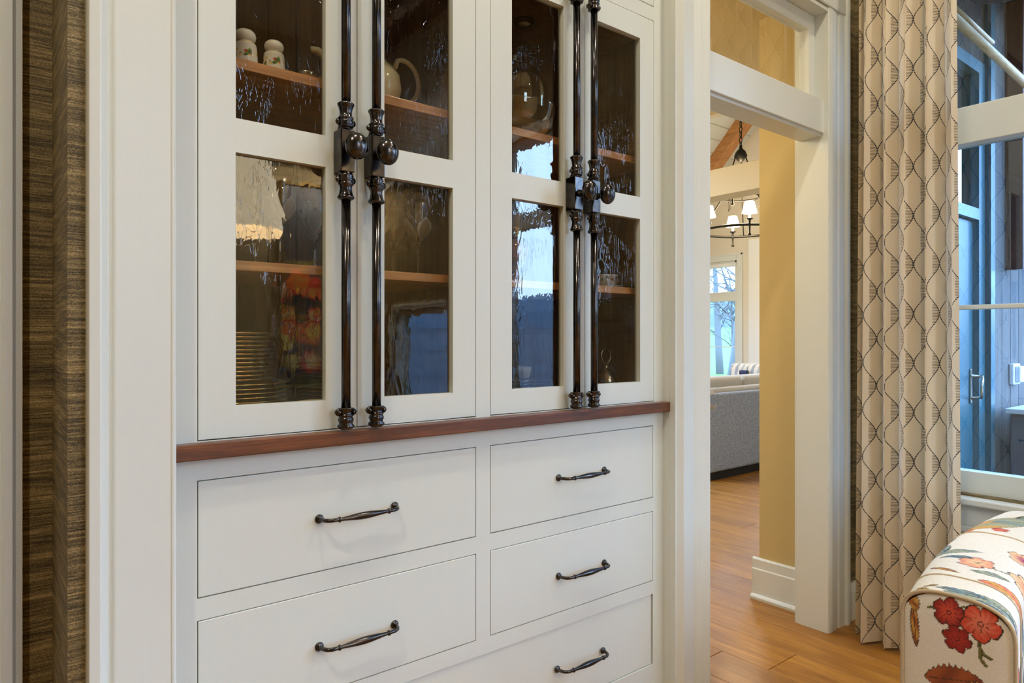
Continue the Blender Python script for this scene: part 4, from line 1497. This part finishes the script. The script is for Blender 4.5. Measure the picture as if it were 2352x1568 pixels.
# ================================================================== LIVING ROOM FURNITURE
sofa = thing('sofa', 'grey tweed sofa seen from behind through the doorway', 'sofa', (6.0, 2.55, 0.0))
MB().box(4.99, 6.68, 2.115, 2.30, 0.075, 0.76, bev=0.025, segs=4).build('back', M['greyfab'], sofa)
MB().tube([(5.00, 2.20, 0.765), (5.5, 2.20, 0.768), (6.1, 2.20, 0.772), (6.67, 2.20, 0.765)], 0.036, 16).build('back_roll', M['beigefab'], sofa)
MB().box(4.93, 5.14, 2.20, 3.05, 0.075, 0.60, bev=0.03, segs=3).build('arm', M['greyfab'], sofa)
MB().tube([(5.02, 2.12, 0.71), (5.02, 2.6, 0.66), (5.02, 3.05, 0.64)], [0.085, 0.10, 0.10], 16).build('arm_roll', M['beigefab'], sofa)
MB().box(6.50, 6.70, 2.20, 3.05, 0.075, 0.64, bev=0.03, segs=3).build('arm', M['greyfab'], sofa)
MB().box(5.14, 6.50, 2.30, 3.05, 0.075, 0.45, bev=0.03, segs=3).build('seat', M['greyfab'], sofa)
for (a, b) in ((5.12, 5.775), (5.795, 6.48)):
    MB().box(a, b, 2.285, 2.47, 0.40, 0.885, bev=0.045, segs=4).build('back_cushion', M['beigefab'], sofa)
MB().box(5.0, 6.68, 2.15, 3.0, 0.0, 0.075).build('base_shadow', M['black'], sofa)  # near-black block puts the shadow at the sofa base into colour

ac = thing('striped_armchair', 'cream armchair with blue stripes behind the grey sofa', 'armchair', (7.1, 2.85, 0.0))
def stripes(off_):
    def fn(co):
        ty = (co[:, 1] + off_[1]) + 0.35 * (co[:, 0] + off_[0])
        q = (ty % 0.20) / 0.20
        out = np.tile(np.array([[0.76, 0.71, 0.62]]), (len(co), 1))
        out[(q > 0.05) & (q < 0.22)] = (0.36, 0.38, 0.42)
        out[(q > 0.45) & (q < 0.52)] = (0.28, 0.30, 0.34)
        out[(q > 0.70) & (q < 0.84)] = (0.46, 0.47, 0.50)
        return out
    return fn
oa = world_off(ac)
def rounded(name, x0, x1, y0, y1, z0, z1, par, mat, fn=None, n=40, r=0.12):
    P = []
    for i in range(n + 1):
        v = i / n
        col_ = []
        for j in range(n + 1):
            a = 2 * PI * j / n
            ca, sa = math.cos(a), math.sin(a)
            col_.append(((x0 + x1) / 2 + (x1 - x0) / 2 * math.copysign(abs(ca) ** 0.5, ca), y0 + (y1 - y0) * v, (z0 + z1) / 2 + (z1 - z0) / 2 * math.copysign(abs(sa) ** 0.5, sa)))
        P.append(col_)
    m = MB().grid(P)
    for yv in (0, n):
        m._faces([tuple(p) for p in P[yv][:-1]], [tuple(range(n))])
    o = m.build(name, mat, par)
    if fn:
        vcol(o.data, fn)
    return o
rounded('back', 6.80, 7.02, 2.56, 3.12, 0.25, 0.955, ac, M['stripe'], stripes(oa), 60)
rounded('seat', 7.02, 7.55, 2.58, 3.10, 0.16, 0.50, ac, M['stripe'], stripes(oa), 40)
for (ya, yb2) in ((2.42, 2.56), (3.12, 3.24)):
    rounded('arm', 6.90, 7.55, ya, yb2, 0.16, 0.68, ac, M['stripe'], stripes(oa), 30)
for (lx, ly) in ((6.95, 2.50), (6.95, 3.18), (7.5, 2.50), (7.5, 3.18)):
    MB().lathe([(0.018, 0), (0.024, 0.17)], (lx, ly, 0), 10).build('leg', M['dtimber'], ac)
rounded('lumbar_pillow', 6.755, 6.80, 2.88, 2.97, 0.83, 0.885, ac, M['navy'], None, 16)
ot = thing('low_table', 'orange topped low table just beyond the sofa back', 'table', (6.2, 3.4, 0))
MB().box(5.95, 6.60, 3.30, 3.62, 0.74, 0.78, bev=0.01).build('top', M['orange'], ot)
for (lx, ly) in ((5.99, 3.34), (5.99, 3.58), (6.56, 3.34), (6.56, 3.58)):
    MB().box(lx - 0.02, lx + 0.02, ly - 0.02, ly + 0.02, 0, 0.74).build('leg', M['timber'], ot)

# chandelier
CHX, CHY, CHZ = 6.52, 2.80, 2.395
ch = thing('chandelier', 'dark iron ring chandelier with small lit cream shades in the living room', 'chandelier', (CHX, CHY, CHZ))
def ringpts(r, z, n=48):
    return [(CHX + r * math.cos(2 * PI * i / n), CHY + r * math.sin(2 * PI * i / n), z) for i in range(n)]
MB().tube(ringpts(0.43, CHZ), 0.0135, 8, closed=True).build('lower_ring', M['blackmetal'], ch)
MB().tube(ringpts(0.20, CHZ + 0.36), 0.011, 8, closed=True).build('upper_ring', M['blackmetal'], ch)
HUBZ = 3.22
MB().lathe([(0.0001, -0.09), (0.03, -0.07), (0.07, -0.02), (0.05, 0.03), (0.02, 0.06), (0.012, 0.10)], (CHX, CHY, HUBZ), 16).build('hub', M['blackmetal'], ch)
for k in range(3):
    a = 2 * PI * k / 3 + 0.5
    MB().tube([(CHX + 0.05 * math.cos(a), CHY + 0.05 * math.sin(a), HUBZ), (CHX + 0.20 * math.cos(a), CHY + 0.20 * math.sin(a), CHZ + 0.36), (CHX + 0.43 * math.cos(a), CHY + 0.43 * math.sin(a), CHZ)], 0.007, 6, smooth=False).build('rod', M['blackmetal'], ch)
zc = HUBZ + 0.10
ctop = cz(CHY)
k = 0
while zc < ctop - 0.05:
    cpts = []
    for i in range(12):
        a = 2 * PI * i / 12
        w_, h_ = 0.016 * math.cos(a), 0.034 * math.sin(a)
        cpts.append((CHX + (w_ if k % 2 == 0 else 0), CHY + (w_ if k % 2 else 0), zc + h_))
    MB().tube(cpts, 0.005, 5, closed=True).build('chain_link', M['blackmetal'], ch)
    zc += 0.056
    k += 1
def candle(r, z, a):
    cx_, cy_ = CHX + r * math.cos(a), CHY + r * math.sin(a)
    c = MB().lathe([(0.0001, -0.115), (0.016, -0.108), (0.016, -0.098), (0.008, -0.085), (0.010, -0.02), (0.018, 0.0), (0.010, 0.02), (0.012, 0.045), (0.034, 0.055), (0.034, 0.060), (0.010, 0.061)], (cx_, cy_, z), 12).build('candle_arm', M['blackmetal'], ch)
    MB().lathe([(0.013, 0.061), (0.013, 0.145)], (cx_, cy_, z), 10).build('candle_sleeve', M['candle'], c)
    MB().lathe_open([(0.076, 0.115), (0.046, 0.235)], (cx_, cy_, z), 20).build('shade', M['shade'], c)
for k in range(6):
    candle(0.43, CHZ, 2 * PI * k / 6 + math.radians(224.2))
for k in range(3):
    candle(0.20, CHZ + 0.36, 2 * PI * k / 3 + 1.2)
for (lx, ly, lz, pw) in ((CHX, CHY, CHZ + 0.2, 75),):
    l = bpy.data.lights.new('chandelier_bulbs', 'POINT')
    l.energy = pw
    l.color = (1.0, 0.82, 0.58)
    l.shadow_soft_size = 0.25
    o = bpy.data.objects.new('chandelier_bulbs', l)
    o.location = (lx, ly, lz)
    COL.objects.link(o)

# ================================================================== OPPOSITE SIDE OF THE DINING ROOM (mirrored in the glass)
pf = thing('painting', 'dark oil painting of red and orange flowers mirrored in the left cabinet glass', 'painting', (2.58, -4.38, 0.80))
fm = MB()
fx0, fx1, fz0, fz1 = 2.14, 3.02, 0.80, 2.62
fm.box(fx0, fx1, -4.398, -4.365, fz0, fz0 + 0.03)
fm.box(fx0, fx1, -4.398, -4.365, fz1 - 0.03, fz1)
fm.box(fx0, fx0 + 0.012, -4.398, -4.365, fz0, fz1)
fm.box(fx1 - 0.03, fx1, -4.398, -4.365, fz0, fz1)
fm.build('frame', M['gold'], pf)
P = [[(fx0 + 0.01 + (fx1 - fx0 - 0.02) * i / 150, -4.385, fz0 + 0.02 + (fz1 - fz0 - 0.04) * j / 300) for j in range(301)] for i in range(151)]
cv = MB().grid(P, smooth=False).build('canvas', M['painting'], pf)
pp = Print((0.02, 0.025, 0.035))
rs = random.Random(11)
for k in range(60):
    pp.leaf(fx0 + (fx1 - fx0) * rs.random(), 0.82 + 1.15 * rs.random(), 0.10 + 0.08 * rs.random(), 0.04, rs.random() * 6, rs.choice(((0.05, 0.06, 0.015), (0.10, 0.085, 0.02), (0.02, 0.05, 0.09))), rs.choice(((0.02, 0.03, 0.02), (0.12, 0.10, 0.03))))
for k in range(30):
    pp.flower(fx0 + (fx1 - fx0) * rs.random(), 0.95 + 0.92 * rs.random(), 0.05 + 0.07 * rs.random(), rs.choice(((0.75, 0.28, 0.05), (0.80, 0.45, 0.08), (0.55, 0.06, 0.03), (0.62, 0.42, 0.2))), rs.choice(((0.45, 0.03, 0.02), (0.35, 0.02, 0.03), (0.65, 0.16, 0.03), (0.55, 0.36, 0.12))), rs.choice((5, 6, 7)), rs.random() * 6)
oc = world_off(pf)
vcol(cv.data, lambda co: np.clip(pp(co[:, 0] + oc[0], co[:, 2] + oc[2]) * 2.4, 0, 1))
pl = thing('picture_light', 'brass picture light above the mirrored flower painting', 'lamp', (2.58, -4.3, 2.70))
MB().tube([(2.30, -4.22, 2.74), (2.86, -4.22, 2.74)], 0.022, 12).build('shade', M['brass'], pl)
MB().tube([(2.58, -4.398, 2.68), (2.58, -4.30, 2.76), (2.58, -4.22, 2.76)], 0.008, 8).build('arm', M['brass'], pl)
area('picture_lamp', (2.58, -4.19, 2.70), 0.5, 55, (1.0, 0.82, 0.56), (math.radians(-18), 0, 0), 'RECTANGLE', 0.04)
# hanging pendant with empire shade
pd = thing('pendant_lamp', 'cream empire shade pendant mirrored at the left of the cabinet glass', 'lamp', (1.20, -2.60, 1.85))
MB().lathe_open([(0.31, 1.86), (0.20, 2.42)], (1.20, -2.60, 0), 40).build('shade', M['pendantshade'], pd)
MB().lathe([(0.012, 2.30), (0.012, 2.46), (0.006, 2.47), (0.006, CEIL - 0.03), (0.05, CEIL - 0.02), (0.05, CEIL - 0.001)], (1.20, -2.60, 0), 12).build('rod', M['blackmetal'], pd)
l = bpy.data.lights.new('pendant_bulb', 'POINT')
l.energy = 9
l.color = (1.0, 0.82, 0.56)
l.shadow_soft_size = 0.06
o = bpy.data.objects.new('pendant_bulb', l)
o.location = (1.20, -2.60, 2.05)
COL.objects.link(o)
# recessed downlights
for i, (dx, dy, pw) in enumerate(DOWNLIGHTS):
    r_ = thing('recessed_light', ('round ceiling downlight above the left cabinet', 'round ceiling downlight above the right cabinet', 'round downlight added left of the cabinet to brighten the far-left casing', 'round ceiling downlight at the back right', 'round downlight added near the window wall to brighten the curtain')[i], 'downlight', (dx, dy, CEIL))
    MB().lathe([(0.10, 0.0), (0.10, -0.006), (0.078, -0.008), (0.078, -0.001)], (dx, dy, CEIL - 0.0005), 28).build('trim_ring', M['white'], r_)
    MB().lathe([(0.076, -0.003), (0.0001, -0.003)], (dx, dy, CEIL - 0.0005), 28).build('lens', M['canlight'], r_)

# ================================================================== PORCH AND OUTDOORS
quad_box('floor_porch', M['porchfloor'], 3.262, 7.4, -0.95, 0.0, -0.14, -0.02)
pwm = MB().box(3.32, 3.80, 0.005, 0.14, -0.1, 3.4)
pwm.box(4.70, 8.0, 0.005, 0.14, -0.1, 3.4)
pwm.box(3.80, 4.70, 0.005, 0.14, 2.85, 3.4)
pwall = struct('wall_porch', pwm, M['gap'])
xx = 4.775
while xx < 7.3:
    w_ = random.choice((0.13, 0.16, 0.18))
    MB().box(xx + 0.003, xx + w_ - 0.003, -0.018, 0.005, -0.02, 3.3, bev=0.003, segs=1).build('board', M['boards'], pwall)
    xx += w_
MB().box(4.70, 4.772, -0.03, 0.005, -0.02, 3.3).build('corner_board', M['bluedoor'], pwall)
quad_box('ceiling_porch', M['dtimber'], 3.262, 7.4, -1.0, 0.14, 3.3, 3.4)
dm = MB()
dm.box(3.80, 3.90, 0.0, 0.10, -0.02, 2.85)
dm.box(4.60, 4.70, 0.0, 0.10, -0.02, 2.85)
dm.box(3.90, 4.60, 0.0, 0.10, 1.925, 1.99)
dm.box(3.90, 4.60, 0.0, 0.10, 2.78, 2.85)
pdoor = struct('door_1', dm, M['bluedoor'])
lf = MB().box(3.905, 4.595, 0.030, 0.072, 0.0, 1.92, bev=0.004).build('door_leaf', M['bluedoor'], pdoor)
MB().box(3.90, 4.60, 0.045, 0.051, 1.99, 2.78).build('pane', M['tealglass'], pdoor)
hd = MB().box(4.535, 4.565, 0.020, 0.030, 0.86, 1.06, bev=0.004)
hd.tube([(4.55, 0.03, 1.02), (4.55, -0.03, 1.02), (4.50, -0.045, 1.00), (4.49, -0.045, 0.95), (4.52, -0.035, 0.90), (4.55, 0.02, 0.89)], 0.009, 8)
hd.build('handle', M['silver'], pdoor)
sb = thing('switch_box', 'white weatherproof outlet box on the grey porch boards', 'outlet box', (5.12, -0.05, 0.95))
MB().box(5.06, 5.19, -0.045, -0.0185, 0.95, 1.08, bev=0.006).build('box', M['plastic'], sb)
MB().box(5.08, 5.17, -0.075, -0.045, 0.965, 1.065, bev=0.008).build('cover', M['plastic'], sb)
pt = thing('porch_table', 'pale topped dark table standing on the porch outside the window', 'table', (5.2, -0.35, 0))
MB().box(4.72, 5.75, -0.50, -0.09, 0.80, 0.83, bev=0.005).build('top', M['tabletop'], pt)
for (lx, ly) in ((4.78, -0.44), (4.78, -0.15), (5.69, -0.44), (5.69, -0.15)):
    MB().box(lx - 0.035, lx + 0.035, ly - 0.035, ly + 0.035, -0.02, 0.80).build('leg', M['tabledark'], pt)
MB().box(4.83, 5.62, -0.42, -0.16, 0.0, 0.80).build('cabinet_body', M['tabledark'], pt)
pk_ = MB()
pk_.prism([(4.985, 1.655), (5.10, 1.715), (5.10, 3.29), (4.985, 3.29)], -0.11, -0.019, 'y')
tag(pk_.build('timber_bracket', M['browntimber']), 'dark brown hanging timber post on the porch wall outside the window', 'timber post')
kb = MB().tube([(5.30, -0.10, 1.75), (5.75, -0.10, 2.30)], 0.07, 4, smooth=False)
tag(kb.build('knee_brace', M['boards']), 'grey diagonal timber brace beside the hanging post outside', 'brace')
for (za, zb, xa, xb_, yr, rr, lb) in ((2.612, 2.535, 3.28, 4.75, -0.30, 0.020, 'thicker lower one of two rails standing in for warm light streaks in the upper window pane'),
                                  (2.735, 2.710, 3.50, 4.00, -0.24, 0.011, 'thinner upper one of two rails standing in for warm light streaks in the upper window pane')):
    rl = MB().tube([(xa, yr, za), (xb_, yr, zb)], rr, 14)  # rail modelled in place of a warm light streak on the pane
    tag(rl.build('streak_rail', M['streakrail']), lb, 'rail')
ps = thing('porch_lamp', 'dark saucer shaped lamp hanging at the top of the window view', 'lamp', (3.60, -0.42, 2.785))
MB().lathe([(0.0001, 0.05), (0.05, 0.045), (0.145, 0.01), (0.15, 0.0), (0.135, 0.0), (0.0001, 0.02)], (3.60, -0.42, 2.785), 32).build('saucer', M['blackmetal'], ps)
MB().lathe([(0.012, 0.05), (0.012, 0.514)], (3.60, -0.42, 2.785), 8).build('stem', M['blackmetal'], ps)

# lawn, hill ring of bare woods, individual trees beyond the living-room window
gm = MB()
NR, NA = 6, 72
radii = [0.0, 12.0, 22.0, 30.0, 38.0, 52.0]
zs = [-0.35, -0.35, -0.1, 0.55, 1.25, 2.2]
rows = []
for k in range(NA):
    a = 2 * PI * k / NA
    rows.append([(3 + r_ * math.cos(a) + 0.01 * k * (r_ == 0), r_ * math.sin(a), z_) for r_, z_ in zip(radii, zs)])
gm.grid(rows, closed_u=True)
tag(gm.build('ground', M['grass']), 'spring green lawn rising toward the woods', 'lawn', kind='structure')
hm = MB()
rows = []
rs = random.Random(5)
for k in range(144):
    a = 2 * PI * k / 144
    hgt = 4.0 + 0.5 * math.sin(5 * a) + 0.6 * rs.random()
    rows.append([(3 + 50 * math.cos(a), 50 * math.sin(a), 1.6), (3 + 52 * math.cos(a), 52 * math.sin(a), hgt * 0.7), (3 + 55 * math.cos(a), 55 * math.sin(a), hgt)])
hm.grid(rows, smooth=False, closed_u=True)
tag(hm.build('hill_woods', M['woods']), 'blue grey line of bare woods on the hill', 'woods', kind='structure')
def tree(x, y, h, lean, r, label, seed):
    q = random.Random(seed)
    root = thing('bare_tree', label, 'tree', (x, y, -0.3), 'bare trees outside the living room window')
    pts = [(x + lean[0] * t_ * h + 0.05 * q.uniform(-1, 1), y + lean[1] * t_ * h, -0.35 + h * t_) for t_ in (0, 0.2, 0.4, 0.6, 0.8, 1.0)]
    MB().tube(pts, [r, r * 0.85, r * 0.72, r * 0.55, r * 0.38, r * 0.15], 8).build('trunk', M['bark'], root)
    for k in range(16):
        t_ = q.uniform(0.25, 0.95)
        p = Vector((x + lean[0] * t_ * h, y + lean[1] * t_ * h, -0.35 + h * t_))
        dirv = Vector((q.uniform(-0.5, 0.5), q.uniform(-1, 1), q.uniform(0.1, 0.8))).normalized()
        L = h * q.uniform(0.12, 0.32)
        bpts, brad = [p], [r * 0.25]
        cur_ = p
        for s in range(4):
            dirv = (dirv + Vector((q.uniform(-0.3, 0.3), q.uniform(-0.3, 0.3), q.uniform(-0.15, 0.3)))).normalized()
            cur_ = cur_ + dirv * L / 4
            bpts.append(cur_)
            brad.append(r * 0.25 * (1 - (s + 1) / 4.6))
        b = MB().tube(bpts, brad, 5)
        for s in range(1, 5):
            for w_ in range(2):
                d2 = Vector((q.uniform(-0.6, 0.6), q.uniform(-1, 1), q.uniform(-0.1, 0.9))).normalized()
                b.tube([bpts[s], bpts[s] + d2 * L * 0.25, bpts[s] + d2 * L * 0.25 + Vector((q.uniform(-.2, .2), q.uniform(-.2, .2), 0.15)) * L * 0.8], [r * 0.07, r * 0.05, r * 0.02], 4)
        b.build('branch', M['bark'], root)
tree(13.2, 7.35, 6.5, (0.02, -0.10), 0.17, 'thick leaning bare tree in the middle of the living room window', 1)
tree(15.5, 8.15, 5.0, (0.0, -0.16), 0.10, 'dark slim tree at the right side of the living room window', 2)
tree(14.0, 7.75, 3.2, (0.0, 0.05), 0.05, 'forked sapling between the two larger trees', 3)
tree(17.5, 9.9, 7.0, (0.0, -0.05), 0.16, 'bare tree further back on the lawn', 4)
tree(21.5, 13.3, 6.5, (0.0, 0.06), 0.15, 'farthest bare tree near the woods', 5)
